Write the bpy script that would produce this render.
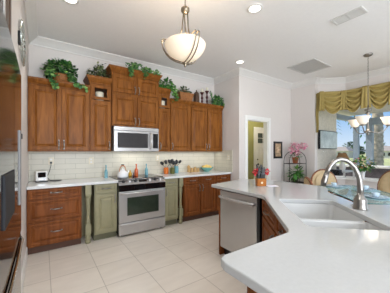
import bpy, bmesh, math, random
from mathutils import Vector, Matrix
random.seed(7)
for o in list(bpy.data.objects): bpy.data.objects.remove(o)
SC = bpy.context.scene; COL = SC.collection
PI = math.pi
# ------------------------------------------------------------------ camera
F = 220.5; TH = math.atan(152/220.5)
cam = bpy.data.cameras.new('camera'); cam.sensor_width = 36; cam.lens = 36*F/390
cam.shift_y = 5.0/390; cam.clip_start = .02; cam.clip_end = 500
co = bpy.data.objects.new('camera', cam); COL.objects.link(co)
co.location = (0, 0, 1.372); co.rotation_euler = (PI/2, 0, -TH); SC.camera = co
# ------------------------------------------------------------------ world, sun, daylight, exposure
SC.view_settings.view_transform = 'Standard'; SC.view_settings.look = 'None'
SC.view_settings.gamma = 1; SC.view_settings.use_curve_mapping = False
SC.view_settings.exposure = 0.56
W = bpy.data.worlds.new('sky'); SC.world = W; W.use_nodes = True
nt = W.node_tree; nt.nodes.clear()
wo = nt.nodes.new('ShaderNodeOutputWorld'); bg = nt.nodes.new('ShaderNodeBackground')
tc = nt.nodes.new('ShaderNodeTexCoord'); sx = nt.nodes.new('ShaderNodeSeparateXYZ'); rp = nt.nodes.new('ShaderNodeValToRGB')
nt.links.new(tc.outputs['Generated'], sx.inputs[0]); nt.links.new(sx.outputs['Z'], rp.inputs[0])
nt.links.new(rp.outputs[0], bg.inputs[0]); nt.links.new(bg.outputs[0], wo.inputs[0])
e = rp.color_ramp.elements
e[0].position = 0; e[0].color = (.72, .84, .95, 1); e[1].position = .55; e[1].color = (.10, .27, .66, 1)
k = rp.color_ramp.elements.new(.14); k.color = (.28, .52, .86, 1)
bg.inputs[1].default_value = .70

def lamp(name, kind, loc, energy, color=(1, 1, 1), rot=(0, 0, 0), size=None, size_y=None, **kw):
    l = bpy.data.lights.new(name, kind); l.energy = energy; l.color = color
    if kind == 'AREA':
        l.shape = 'RECTANGLE'; l.size = size; l.size_y = size_y or size
    elif size is not None and kind != 'SUN': l.shadow_soft_size = size
    for a, b in kw.items(): setattr(l, a, b)
    o = bpy.data.objects.new(name, l); COL.objects.link(o); o.location = loc; o.rotation_euler = rot
    return o
DAY = (.89, .98, 1.10)
lamp('sun', 'SUN', (0, 0, 10), 3.2, (1, .95, .86), (math.radians(38), 0, math.radians(-160)), angle=.01)
# added area lamps standing in for daylight from unseen windows behind and beside
lamp('daylight_fill_back', 'AREA', (.95, -4.25, 1.65), 190, DAY, (PI/2, 0, 0), 3.2, 2.3)
lamp('daylight_fill_side', 'AREA', (5.80, -1.75, 1.65), 26, DAY, (PI/2, 0, PI/2), 3.6, 2.1)

# ------------------------------------------------------------------ materials
MATS = {}
def new_mat(name):
    m = bpy.data.materials.new(name); m.use_nodes = True; MATS[name] = m
    return m, m.node_tree, m.node_tree.nodes['Principled BSDF']
def S(b, k, v):
    if k in b.inputs: b.inputs[k].default_value = v
def rgb(h):   # sRGB 0-255 -> linear
    f = lambda v: (v/255/12.92) if v/255 <= .04045 else ((v/255+.055)/1.055)**2.4
    return (f(h[0]), f(h[1]), f(h[2]), 1)
def mat(name, col, rough=.5, metal=0, emit=0, noise=.06, scale=14, bump=0, spec=.5, coat=0, ecol=None):
    m, t, b = new_mat(name)
    S(b, 'Roughness', rough); S(b, 'Metallic', metal); S(b, 'Specular IOR Level', spec); S(b, 'Coat Weight', coat); S(b, 'Coat Roughness', .12)
    c = rgb(col)
    tcn = t.nodes.new('ShaderNodeTexCoord'); nz = t.nodes.new('ShaderNodeTexNoise'); nz.inputs['Scale'].default_value = scale
    nz.inputs['Detail'].default_value = 4
    t.links.new(tcn.outputs['Object'], nz.inputs['Vector'])
    r = t.nodes.new('ShaderNodeValToRGB')
    r.color_ramp.elements[0].color = tuple(v*(1-noise) for v in c[:3])+(1,)
    r.color_ramp.elements[1].color = tuple(min(1, v*(1+noise)) for v in c[:3])+(1,)
    r.color_ramp.elements[0].position = .3; r.color_ramp.elements[1].position = .7
    t.links.new(nz.outputs['Fac'], r.inputs[0]); t.links.new(r.outputs[0], b.inputs['Base Color'])
    if bump:
        bp = t.nodes.new('ShaderNodeBump'); bp.inputs['Strength'].default_value = bump; bp.inputs['Distance'].default_value = .004
        t.links.new(nz.outputs['Fac'], bp.inputs['Height']); t.links.new(bp.outputs[0], b.inputs['Normal'])
    if emit:
        S(b, 'Emission Strength', emit); S(b, 'Emission Color', rgb(ecol or col))
    return m
def wood(name, c1, c2, rough=.42, axis=2, coat=.04):
    m, t, b = new_mat(name); S(b, 'Roughness', rough); S(b, 'Coat Weight', coat); S(b, 'Coat Roughness', .2); S(b, 'Specular IOR Level', .12)
    tcn = t.nodes.new('ShaderNodeTexCoord'); mp = t.nodes.new('ShaderNodeMapping')
    sc = [9, 9, 9]; sc[axis] = 1.2; mp.inputs['Scale'].default_value = sc
    nz = t.nodes.new('ShaderNodeTexNoise'); nz.inputs['Scale'].default_value = 2.4; nz.inputs['Detail'].default_value = 6; nz.inputs['Distortion'].default_value = .6
    r = t.nodes.new('ShaderNodeValToRGB'); r.color_ramp.elements[0].color = rgb(c1); r.color_ramp.elements[1].color = rgb(c2)
    r.color_ramp.elements[0].position = .3; r.color_ramp.elements[1].position = .72
    t.links.new(tcn.outputs['Object'], mp.inputs[0]); t.links.new(mp.outputs[0], nz.inputs['Vector'])
    t.links.new(nz.outputs['Fac'], r.inputs[0]); t.links.new(r.outputs[0], b.inputs['Base Color'])
    return m
def leafmat(name, c1, c2, c3, rough=.45):
    m, t, b = new_mat(name); S(b, 'Roughness', rough)
    g = t.nodes.new('ShaderNodeNewGeometry'); r = t.nodes.new('ShaderNodeValToRGB')
    r.color_ramp.elements[0].color = rgb(c1); r.color_ramp.elements[1].color = rgb(c3)
    k = r.color_ramp.elements.new(.55); k.color = rgb(c2)
    t.links.new(g.outputs['Random Per Island'], r.inputs[0]); t.links.new(r.outputs[0], b.inputs['Base Color'])
    return m
def tiles(name, c, mortar, w, h, off, rough, mw, bump=.3, axes='xy', loc=(0, 0, 0), var=.04):
    m, t, b = new_mat(name); S(b, 'Roughness', rough)
    tcn = t.nodes.new('ShaderNodeTexCoord'); sp = t.nodes.new('ShaderNodeSeparateXYZ'); cb = t.nodes.new('ShaderNodeCombineXYZ')
    mp = t.nodes.new('ShaderNodeMapping'); mp.inputs['Location'].default_value = loc
    t.links.new(tcn.outputs['Object'], mp.inputs[0]); t.links.new(mp.outputs[0], sp.inputs[0])
    t.links.new(sp.outputs['XYZ'.index(axes[0].upper())], cb.inputs[0]); t.links.new(sp.outputs['XYZ'.index(axes[1].upper())], cb.inputs[1])
    br = t.nodes.new('ShaderNodeTexBrick'); br.offset = off; br.inputs['Scale'].default_value = 1
    br.inputs['Brick Width'].default_value = w; br.inputs['Row Height'].default_value = h; br.inputs['Mortar Size'].default_value = mw
    br.inputs['Mortar Smooth'].default_value = .3
    cc = rgb(c)
    br.inputs['Color1'].default_value = tuple(v*(1-var) for v in cc[:3])+(1,); br.inputs['Color2'].default_value = tuple(min(1, v*(1+var)) for v in cc[:3])+(1,)
    br.inputs['Mortar'].default_value = rgb(mortar)
    t.links.new(cb.outputs[0], br.inputs['Vector'])
    nz = t.nodes.new('ShaderNodeTexNoise'); nz.inputs['Scale'].default_value = 3; nz.inputs['Detail'].default_value = 6
    mpn = t.nodes.new('ShaderNodeMapping'); mpn.inputs['Scale'].default_value = (1, 3.5, 1)
    t.links.new(tcn.outputs['Object'], mpn.inputs[0]); t.links.new(mpn.outputs[0], nz.inputs['Vector'])
    mx = t.nodes.new('ShaderNodeMix'); mx.data_type = 'RGBA'; mx.blend_type = 'MULTIPLY'; mx.inputs[0].default_value = .22
    rr = t.nodes.new('ShaderNodeValToRGB'); rr.color_ramp.elements[0].color = (.72, .70, .68, 1); rr.color_ramp.elements[1].color = (1, 1, 1, 1)
    rr.color_ramp.elements[0].position = .35; rr.color_ramp.elements[1].position = .65
    t.links.new(nz.outputs['Fac'], rr.inputs[0]); t.links.new(br.outputs['Color'], mx.inputs[6]); t.links.new(rr.outputs[0], mx.inputs[7])
    t.links.new(mx.outputs[2], b.inputs['Base Color'])
    bp = t.nodes.new('ShaderNodeBump'); bp.inputs['Strength'].default_value = bump; bp.inputs['Distance'].default_value = .003; bp.invert = True
    t.links.new(br.outputs['Fac'], bp.inputs['Height']); t.links.new(bp.outputs[0], b.inputs['Normal'])
    return m
def glass(name, col=(255, 255, 255), refl=.12, alpha=.0):
    m = bpy.data.materials.new(name); m.use_nodes = True; t = m.node_tree; t.nodes.clear(); MATS[name] = m
    o = t.nodes.new('ShaderNodeOutputMaterial'); mx = t.nodes.new('ShaderNodeMixShader'); tr = t.nodes.new('ShaderNodeBsdfTransparent')
    g = t.nodes.new('ShaderNodeBsdfPrincipled'); g.inputs['Base Color'].default_value = rgb(col); g.inputs['Roughness'].default_value = .03
    tr.inputs[0].default_value = rgb(col)
    lw = t.nodes.new('ShaderNodeLayerWeight'); lw.inputs[0].default_value = .25
    ma = t.nodes.new('ShaderNodeMath'); ma.operation = 'MULTIPLY_ADD'; ma.inputs[1].default_value = refl; ma.inputs[2].default_value = alpha
    t.links.new(lw.outputs['Facing'], ma.inputs[0]); t.links.new(ma.outputs[0], mx.inputs[0])
    t.links.new(tr.outputs[0], mx.inputs[1]); t.links.new(g.outputs[0], mx.inputs[2]); t.links.new(mx.outputs[0], o.inputs[0])
    return m

M_wall = mat('wall_paint', (222, 215, 210), .7, noise=.012, scale=40)
M_ceil = mat('ceiling_paint', (243, 241, 239), .75, noise=.012, scale=30)
M_trim = mat('trim_white', (238, 236, 232), .4, noise=.01)
M_floor = tiles('floor_tile', (230, 222, 211), (192, 184, 173), .46, .46, 0, .22, .004, .15, 'xy', (-.066, -2.83+.46*7, 0), .03)
M_splash = tiles('splash_tile', (212, 207, 190), (178, 174, 156), .30, .085, .5, .38, .003, .3, 'xz', (0, 0, -.914), .02)
M_splash2 = tiles('splash_tile_side', (212, 207, 190), (178, 174, 156), .30, .085, .5, .38, .003, .3, 'yz', (0, 0, -.914), .02)
M_wood = wood('cabinet_wood', (112, 64, 24), (154, 97, 42))
M_woodb = wood('base_wood_shaded', (106, 57, 25), (144, 84, 42))  # same wood as the uppers, its dimmer light put into the colour
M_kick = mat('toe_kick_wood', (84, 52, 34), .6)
M_green = mat('green_paint', (146, 140, 108), .45, noise=.05)
M_olive = mat('olive_wall', (156, 152, 92), .7, noise=.02)
M_quartz = mat('quartz', (190, 191, 190), .09, noise=.02, scale=60, spec=.55)
M_sink = mat('white_composite', (206, 206, 204), .18, noise=.01)
M_steel = mat('stainless', (194, 192, 190), .26, .62, noise=.03, scale=4)
M_nickel = mat('brushed_nickel', (146, 142, 137), .28, 1, noise=.02)
M_chrome = mat('chrome', (225, 225, 225), .1, 1, noise=.01)
M_blackgl = mat('black_glass', (16, 16, 18), .06, noise=.0, spec=.6)
M_ovengl = mat('oven_glass_reflection', (44, 54, 44), .05, noise=.1, spec=.8)  # green tint paints the reflection seen in the oven window
M_black = mat('black_plastic', (24, 24, 26), .35, noise=.05)
M_fridge = mat('dark_stainless', (46, 52, 57), .10, 1, noise=.03)
M_espresso = wood('dark_wood', (70, 52, 42), (108, 84, 68), .35)
M_white = mat('white_plastic', (235, 233, 228), .35, noise=.01)
M_cream = mat('cream_plastic', (226, 216, 190), .4, noise=.01)
M_enamel = mat('white_enamel', (240, 240, 240), .12, noise=.01)
M_shade = mat('frosted_glass_lit', (240, 226, 206), .35, noise=.03, scale=6, emit=.28, ecol=(255, 232, 200))
M_shade2 = mat('frosted_bell_glass', (240, 228, 212), .35, noise=.03, scale=6, emit=.2, ecol=(255, 236, 210))
M_canl = mat('recessed_lens', (255, 250, 240), .4, emit=2.2, ecol=(255, 248, 236))
M_bronze = mat('antique_pewter', (150, 138, 120), .35, 1, noise=.1)
M_iron = mat('wrought_iron', (72, 66, 60), .5, .6, noise=.1)
M_gold = mat('gold_fabric', (170, 150, 88), .75, noise=.07, scale=30, bump=.2)
M_ivy = leafmat('ivy_leaves', (30, 70, 36), (66, 122, 58), (140, 178, 96))
M_ivy2 = leafmat('variegated_leaves', (44, 62, 36), (86, 104, 60), (168, 170, 122))
M_fern = leafmat('bright_green_leaves', (34, 84, 34), (64, 128, 50), (128, 176, 80))
M_pink = leafmat('pink_petals', (206, 110, 140), (232, 156, 178), (248, 214, 222))
M_redp = leafmat('red_petals', (150, 14, 26), (200, 26, 40), (226, 60, 70))
M_mixed = leafmat('mixed_blossoms', (224, 190, 60), (232, 150, 160), (230, 224, 120))
M_wicker = mat('wicker', (150, 96, 50), .7, noise=.35, scale=60, bump=.8)
M_rattan = mat('rattan', (134, 84, 56), .5, noise=.3, scale=40, bump=.6)
M_cushion = mat('cream_cushion', (206, 184, 146), .8, noise=.06, scale=20, bump=.2)
M_terra = mat('terracotta', (150, 84, 50), .6, noise=.1)
M_orange = mat('orange_ceramic', (214, 112, 36), .25)
M_olivec = mat('green_ceramic', (92, 98, 44), .25)
M_teal = mat('teal_glass', (118, 172, 184), .08, noise=.08)
M_tealc = mat('aqua_ceramic', (122, 182, 172), .25)
M_yellow = mat('yellow_fruit', (232, 196, 110), .5, noise=.1)
M_amber = mat('amber_glass', (206, 160, 44), .1, noise=.1)
M_oranget = mat('orange_glass', (206, 100, 56), .12, noise=.08)
M_tan = wood('light_wood', (190, 150, 96), (214, 180, 128), .5)
M_knifew = wood('block_wood', (158, 92, 36), (190, 120, 56), .45)
M_candle = mat('candle_wax', (236, 228, 206), .5, noise=.02)
M_burg = mat('burgundy_wood', (76, 28, 26), .3)
M_glass = glass('window_glass')
M_shelfgl = glass('green_table_glass', (226, 242, 240), .4, .14)
M_gedge = mat('glass_edge', (60, 120, 122), .15)
M_bluech = mat('blue_china', (196, 214, 232), .15, noise=.35, scale=45)
M_paper = mat('paper', (232, 228, 240), .7)
M_stucco = mat('stucco', (228, 220, 206), .9, noise=.1, scale=18, bump=.6)
M_grey = mat('grey_aluminium', (150, 162, 174), .45, noise=.04)
M_grass = mat('grass', (186, 188, 128), .95, noise=.25, scale=.35)
M_sand = mat('sandy_ground', (206, 196, 168), .95, noise=.1, scale=1)
M_patio = mat('patio_floor', (190, 176, 160), .7, noise=.06)
M_dstone = mat('dark_stone', (96, 90, 94), .4, noise=.35, scale=5)
M_trunk = mat('palm_bark', (190, 174, 154), .9, noise=.3, scale=9, bump=1)
M_roof = mat('roof_tile', (168, 156, 144), .8)
M_house = mat('house_wall', (222, 216, 204), .8)
M_ltan = mat('lamp_tan_shade', (150, 112, 72), .7)
M_silver = mat('silver_leaf', (190, 196, 190), .25, .8, noise=.15, scale=30)
M_lavend = mat('picture_paper', (176, 150, 120), .6, noise=.5, scale=26)
M_tvscreen = mat('tv_screen_reflection', (196, 202, 194), .1, .2, noise=.35, scale=3)  # pale mottled colour paints the reflection on the screen
M_vent = mat('vent_metal', (214, 212, 208), .5, noise=.01)
M_ventd = mat('vent_backing', (206, 204, 201), .7)  # pale plate behind the louvers
M_crown = mat('crown_paint', (226, 223, 219), .5, noise=.01)
M_mwgl = mat('microwave_glass', (62, 60, 60), .3, spec=.15, noise=.05)

# ------------------------------------------------------------------ mesh builder
class MB:
    def __init__(s): s.bm = bmesh.new(); s.M = Matrix.Identity(4)
    def at(s, M): s.M = M; return s
    def v(s, p): return s.bm.verts.new(s.M @ Vector(p))
    def f(s, vs, sm=False):
        try:
            f = s.bm.faces.new(vs); f.smooth = sm; return f
        except ValueError: return None
    def box(s, x0, x1, y0, y1, z0, z1, b=0):
        vs = [s.v((x, y, z)) for x in (x0, x1) for y in (y0, y1) for z in (z0, z1)]
        fs = [s.f([vs[i] for i in q]) for q in ((0, 1, 3, 2), (4, 6, 7, 5), (0, 4, 5, 1), (2, 3, 7, 6), (0, 2, 6, 4), (1, 5, 7, 3))]
        if b:
            ed = {e for f in fs for e in f.edges}
            bmesh.ops.bevel(s.bm, geom=list(ed), offset=b, segments=2, profile=.5, affect='EDGES', clamp_overlap=True)
        return s
    def prism(s, pts, z0, z1, b=0):
        lo = [s.v((x, y, z0)) for x, y in pts]; hi = [s.v((x, y, z1)) for x, y in pts]
        n = len(pts); fs = [s.f(lo[::-1]), s.f(hi)]
        for i in range(n): fs.append(s.f([lo[i], lo[(i+1) % n], hi[(i+1) % n], hi[i]]))
        if b:
            ed = {e for e in fs[1].edges} | {e for e in fs[0].edges}
            bmesh.ops.bevel(s.bm, geom=list(ed), offset=b, segments=2, profile=.5, affect='EDGES', clamp_overlap=True)
        return s
    def loft(s, rings, sm=False, cap=True, closed=True):
        R = [[s.v(p) for p in r] for r in rings]
        n = len(R[0])
        for a, b in zip(R, R[1:]):
            for i in range(n if closed else n-1): s.f([a[i], a[(i+1) % n], b[(i+1) % n], b[i]], sm)
        if cap: s.f(R[0][::-1]); s.f(R[-1])
        return s
    def lathe(s, prof, c=(0, 0, 0), n=20, sm=True, cap=True):
        return s.loft([[(c[0]+r*math.cos(2*PI*i/n), c[1]+r*math.sin(2*PI*i/n), c[2]+z) for i in range(n)] for r, z in prof], sm, cap)
    def tube(s, pts, r, n=8, cap=True):
        P = [Vector(p) for p in pts]; rings = []; up = None
        for i, p in enumerate(P):
            d = ((P[min(i+1, len(P)-1)]-P[max(i-1, 0)])).normalized()
            if up is None:
                up = Vector((0, 0, 1)) if abs(d.z) < .9 else Vector((1, 0, 0))
            a = d.cross(up).normalized(); up = a.cross(d).normalized()
            rr = r[i] if isinstance(r, (list, tuple)) else r
            rings.append([p+a*rr*math.cos(2*PI*k/n)+up*rr*math.sin(2*PI*k/n) for k in range(n)])
        return s.loft(rings, True, cap)
    def ball(s, c, rx, ry=None, rz=None, n=12):
        ry = ry or rx; rz = rz or rx; m = max(5, n//2)
        return s.loft([[(c[0]+rx*math.sin(PI*j/m)*math.cos(2*PI*i/n), c[1]+ry*math.sin(PI*j/m)*math.sin(2*PI*i/n), c[2]-rz*math.cos(PI*j/m)) for i in range(n)]
                       for j in [.12]+list(range(1, m))+[m-.12]], True)
    def leaf(s, p, d, up, L, w):
        d = d.normalized(); a = d.cross(up)
        if a.length < 1e-3: a = d.cross(Vector((1, 0, 0)))
        a = a.normalized(); u = a.cross(d)
        q = [p, p+d*L*.35+a*w*.5+u*w*.12, p+d*L, p+d*L*.35-a*w*.5+u*w*.12, p+d*L*.7+a*w*.33, p+d*L*.7-a*w*.33]
        V = [s.v(x) for x in q]
        s.f([V[0], V[1], V[4], V[2], V[5], V[3]])
        return s
    def build(s, name, m, parent=None):
        bmesh.ops.recalc_face_normals(s.bm, faces=s.bm.faces[:])
        me = bpy.data.meshes.new(name); s.bm.to_mesh(me); s.bm.free()
        me.materials.append(m)
        o = bpy.data.objects.new(name, me); COL.objects.link(o)
        if parent: o.parent = parent
        return o
def tag(o, label=None, cat=None, group=None, kind=None):
    for a, b in (('label', label), ('category', cat), ('group', group), ('kind', kind)):
        if b: o[a] = b
    return o
def thing(name, label, cat, loc=(0, 0, 0), rz=0, group=None):
    o = bpy.data.objects.new(name, None); COL.objects.link(o); o.location = loc; o.rotation_euler = (0, 0, rz)
    o.empty_display_size = .1
    return tag(o, label, cat, group)
def struct(name, mb, m, parent=None):
    o = mb.build(name, m, parent)
    if not parent: o['kind'] = 'structure'
    return o
def copy_tree(o, parent=None):
    c = o.copy(); COL.objects.link(c); c.parent = parent
    for ch in list(o.children): copy_tree(ch, c)
    return c
T = Matrix.Translation
def RZ(a): return Matrix.Rotation(a, 4, 'Z')
def RX(a): return Matrix.Rotation(a, 4, 'X')
def RY(a): return Matrix.Rotation(a, 4, 'Y')
def arc(cx, cz, r, a0, a1, n, f): return [f(cx+r*math.cos(a0+(a1-a0)*i/n), cz+r*math.sin(a0+(a1-a0)*i/n)) for i in range(n+1)]

# ------------------------------------------------------------------ room shell
CH = 3.12
XL, YB, XS, YD, XR = -.18, 4.20, 3.47, 3.36, 5.40
BX = 5.97
struct('floor', MB().box(-1.1, BX+.1, -4.6, YB+1.3, -.08, 0), M_floor)
struct('ceiling', MB().box(-1.1, BX+.12, -4.6, YB+1.3, CH, CH+.1), M_ceil)
struct('wall_back', MB().box(-1.0, XS+.12, YB, YB+.12, 0, CH), M_wall)
struct('wall_left', MB().box(-1.0, XL, 1.66, YB, 0, CH), M_wall)
struct('wall_left_alcove', MB().box(-1.12, -1.0, -4.5, 1.66, 0, CH), M_wall)
struct('wall_return', MB().box(XS, XS+.12, YD+.12, YB, 0, CH), M_wall)
DX0, DX1, DH = 3.722, 4.44, 2.09
w = MB().box(XS, DX0, YD, YD+.12, 0, CH); w.box(DX1, XR+.12, YD, YD+.12, 0, CH); w.box(DX0, DX1, YD, YD+.12, DH, CH)
struct('wall_doorway', w, M_wall)
struct('wall_right', MB().box(XR, XR+.12, 2.74, YD, 0, CH), M_wall)
# rest of the room behind the viewer: wall with three tall windows
w = MB(); yb = -4.5
w.box(-1.1, 6.1, yb, yb+.1, 0, .35); w.box(-1.1, 6.1, yb, yb+.1, 2.85, CH)
for a, b in ((-1.1, -.4), (1.4, 1.6), (3.2, 6.1)): w.box(a, b, yb, yb+.1, .35, 2.85)
struct('wall_behind', w, M_wall)
w = MB(); w.box(BX, BX+.12, -4.5, .15, 0, .5); w.box(BX, BX+.12, -4.5, .15, 2.75, CH); w.box(BX, BX+.12, -4.5, -3.6, .5, 2.75); w.box(BX, BX+.12, 0, .15, .5, 2.75)
struct('wall_family_room', w, M_wall)
# bay: low wall, header
B0, B1, B2 = (5.50, 2.78), (BX, 2.31), (BX, .15)
def bay(z0, z1, t=.12, off=0):
    o = t
    P = [B0, B1, B2]
    out = [(B0[0]+.085, B0[1]+.085), (B1[0]+o, B1[1]+.05), (B2[0]+o, B2[1])]
    return MB().prism([P[0], P[1], P[2], out[2], out[1], out[0]], z0, z1)
SILL = .75
struct('wall_bay_low', bay(0, SILL-.03), M_wall)
struct('wall_bay_header', bay(2.62, CH), M_wall)
sl = MB().prism([(5.46, 2.72), (BX-.13, 2.24), (BX-.13, .15), (BX+.12, .15), (BX+.12, 2.36), (5.585, 2.865)], SILL-.03, SILL, .004)
struct('window_sill', sl, M_trim).name = 'trim_1'

def sweep(path, prof, side=1):
    P = [Vector((x, y)) for x, y in path]; rings = []
    for i, p in enumerate(P):
        ds = []
        if i > 0: ds.append((p-P[i-1]).normalized())
        if i < len(P)-1: ds.append((P[i+1]-p).normalized())
        ns = [Vector((d.y, -d.x))*side for d in ds]
        n = ns[0] if len(ns) == 1 else (ns[0]+ns[1])/(1+ns[0].dot(ns[1]))
        rings.append([(p.x+n.x*o, p.y+n.y*o, z) for o, z in prof])
    return MB().loft(rings)
crown = [(0, CH), (.115, CH), (.115, CH-.016), (.10, CH-.024), (.085, CH-.035), (.055, CH-.06), (.03, CH-.085), (.018, CH-.098), (.018, CH-.115), (0, CH-.115)]
path = [(XL, 1.66), (XL, YB), (XS, YB), (XS, YD), (XR, YD), (XR, 2.74), (B0[0], 2.74), B1, B2]
struct('trim_2', sweep(path, crown), M_crown)
base = [(0, 0), (.015, 0), (.015, .12), (.009, .135), (0, .135)]
struct('baseboard_doorway', sweep([(DX1+.09, YD), (XR, YD), (XR, 2.74)], base), M_trim)
struct('baseboard_left', sweep([(XL, 1.67), (XL, 3.6)], base), M_trim)
# door casing
cs = [(0, 0), (.085, 0), (.085, .014), (.06, .022), (.03, .018), (.008, .02), (0, .012)]
w = MB()
def casing(w, x0, x1, h, y, cw=.085, t=.02, s=-1):
    w.box(x0-cw, x0, min(y, y+s*t), max(y, y+s*t), 0, h+cw, .004); w.box(x1, x1+cw, min(y, y+s*t), max(y, y+s*t), 0, h+cw, .004)
    w.box(x0, x1, min(y, y+s*t), max(y, y+s*t), h, h+cw, .004)
casing(w, DX0, DX1, DH, YD)
w.box(DX0, DX0+.018, YD, YD+.12, 0, DH); w.box(DX1-.018, DX1, YD, YD+.12, 0, DH); w.box(DX0+.018, DX1-.018, YD, YD+.12, DH-.018, DH)
struct('trim_3', w, M_trim)
# hall behind the doorway
HY = 4.30
struct('wall_hall', MB().box(XS+.12, 6.6, HY, HY+.1, 0, CH), M_olive)
struct('wall_hall_left', MB().box(XS+.12, XS+.14, YD+.12, HY, 0, CH), M_olive)
struct('wall_hall_end', MB().box(6.5, 6.6, YD+.12, HY, 0, CH), M_olive)
struct('wall_hall_near', MB().box(XR+.12, 6.6, YD+.02, YD+.12, 0, CH), M_stucco)
w = MB(); casing(w, 5.11, 5.97, 2.0, HY); struct('trim_4', w, M_trim)
d = MB().box(5.11, 5.97, HY-.012, HY-.001, .01, 2.0)
for a, b, z0, z1 in ((5.2, 5.5, .2, .8), (5.58, 5.88, .2, .8), (5.2, 5.5, .9, 1.5), (5.58, 5.88, .9, 1.5)): d.box(a, b, HY-.018, HY-.012, z0, z1, .004)
dr = struct('door_1', d, M_trim)
g = MB()
for i in range(3):
    for j in range(2): g.box(5.20+i*.235, 5.41+i*.235, HY-.017, HY-.0125, 1.62+j*.155, 1.76+j*.155)
g.build('door_glass', mat('dark_pane', (90, 98, 96), .1), dr)
h = MB().ball((5.17, HY-.05, 1.0), .028); h.ball((5.17, HY-.03, 1.14), .02); h.build('door_knob', M_black, dr)

# backsplash tiles
struct('wall_tile_back', MB().box(XL, XS-.012, YB-.01, YB, .914, 1.38), M_splash)
struct('wall_tile_side', MB().box(XS-.012, XS, 3.56, YB, .914, 1.40), M_splash2)

# windows of the bay (frames stand in the openings)
def window(name, p, q, z0, z1, mull, st=(1, 1)):
    d = Vector((q[0]-p[0], q[1]-p[1], 0)); L = d.length; a = math.atan2(d.y, d.x); M = T((p[0], p[1], 0)) @ RZ(a)
    w = MB().at(M); t = .03
    w.box(0, L, .03, .09, z0, z0+t); w.box(0, L, .03, .09, z1-t, z1)
    if st[0]: w.box(0, t, .03, .09, z0, z1)
    if st[1]: w.box(L-t, L, .03, .09, z0, z1)
    for m in mull: w.box(m-.02, m+.02, .035, .085, z0, z1)
    o = struct(name, w, M_trim)
    MB().at(M).box(t, L-t, .058, .062, z0+t, z1-t).build('window_glass', M_glass, o)
window('window_1', B0, B1, SILL, 2.62, [], (1, 0))
window('window_2', B1, B2, SILL, 2.62, [], (0, 1))
for i, (a, b) in enumerate(((-.4, 1.4), (1.6, 3.2))):
    w = MB(); w.box(a, b, yb+.02, yb+.08, .35, .41); w.box(a, b, yb+.02, yb+.08, 2.79, 2.85); w.box(a, a+.06, yb+.02, yb+.08, .35, 2.85); w.box(b-.06, b, yb+.02, yb+.08, .35, 2.85); w.box((a+b)/2-.03, (a+b)/2+.03, yb+.02, yb+.08, .35, 2.85)
    o = struct('window_%d' % (i+3), w, M_trim); MB().box(a+.06, b-.06, yb+.045, yb+.05, .41, 2.79).build('window_glass', M_glass, o)

# ------------------------------------------------------------------ cabinetry helpers (local: x = width, -y = front, z up)
def panel(mb, x0, x1, z0, z1, y, t=.02, fr=.055, raised=True):
    """raised-panel front, face at y (towards -y), back at y+t"""
    fr = min(fr, (x1-x0)*.3, (z1-z0)*.3)
    R = [(0, t), (0, .003), (.003, 0), (fr-.006, 0), (fr-.001, .003), (fr+.003, .013)]
    R += [(fr+.010, .014), (fr+.034, .002), (fr+.036, .001)] if raised else [(fr+.006, .009)]
    mb.loft([[(x0+o, y+dy, z0+o), (x1-o, y+dy, z0+o), (x1-o, y+dy, z1-o), (x0+o, y+dy, z1-o)] for o, dy in R])
    return mb
def pull(x, z, y, vert, L=.12):
    p = .028; h = L/2
    pts = [(-h, 0), (-h, .6*p), (-h*.8, p), (-h*.3, p*1.12), (h*.3, p*1.12), (h*.8, p), (h, .6*p), (h, 0)]
    w = MB().tube([(x, y-d, z+s) if vert else (x+s, y-d, z) for s, d in pts], [.008, .0065, .006, .008, .008, .006, .0065, .008], 8)
    for s in (-h, h):
        if vert: w.box(x-.009, x+.009, y-.004, y, z+s-.011, z+s+.011, .002)
        else: w.box(x+s-.011, x+s+.011, y-.004, y, z-.009, z+.009, .002)
    return w
def front(root, kind, x0, x1, z0, z1, y, m, hx=None, hz=None, vert=True, raised=True):
    o = panel(MB(), x0, x1, z0, z1, y-.02, .02, .055 if kind == 'door' else .035, raised).build(kind, m, root)
    if hx is not None: pull(hx, hz, y-.02, vert).build('handle', M_nickel, o)
    return o
def cab_crown(x0, x1, yf, yb_, z0, z1, L=True, R=True, pr=.055):
    H = z1-z0; rings = []
    for o, f in ((0, 0), (.012, .0), (.012, .14), (.004, .2), (.014, .3), (.03, .5), (.048, .72), (.05, .84), (.055, .86), (.055, 1)):
        a = o*pr/.055
        rings.append([(x0-(a if L else 0), yf-a, z0+H*f), (x1+(a if R else 0), yf-a, z0+H*f), (x1+(a if R else 0), yb_, z0+H*f), (x0-(a if L else 0), yb_, z0+H*f)])
    return MB().loft(rings)

# ------------------------------------------------------------------ base cabinets along the back wall
FY = 3.62; BB = YB-.012
def base_body(root, x0, x1, m, toe=True):
    b = MB().box(x0, x1, FY, BB, .10, .874); b.build('body', m, root)
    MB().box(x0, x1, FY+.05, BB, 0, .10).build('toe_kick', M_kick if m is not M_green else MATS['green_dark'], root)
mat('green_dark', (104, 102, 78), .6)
r = thing('drawer_cabinet', 'three-drawer brown wood base cabinet at the left end of the back counter', 'cabinet', (0, 0, 0))
base_body(r, XL+.004, .468, M_woodb)
for z0, z1 in ((.735, .862), (.435, .715), (.125, .415)):
    front(r, 'drawer', XL+.02, .455, z0, z1, FY, M_woodb, .155, (z0+z1)/2+.01, False)
def green_cab(x0, x1, hx, label):
    r = thing('green_base_cabinet', label, 'cabinet', group=None)
    base_body(r, x0, x1, M_green)
    front(r, 'drawer', x0+.012, x1-.012, .735, .862, FY, M_green, (x0+x1)/2, .80, False, False)
    front(r, 'door', x0+.012, x1-.012, .125, .715, FY, M_green, hx, .63, True, True)
green_cab(.642, .978, .94, 'sage green base cabinet directly left of the range')
green_cab(1.812, 2.10, 1.845, 'sage green base cabinet directly right of the range')
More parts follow.
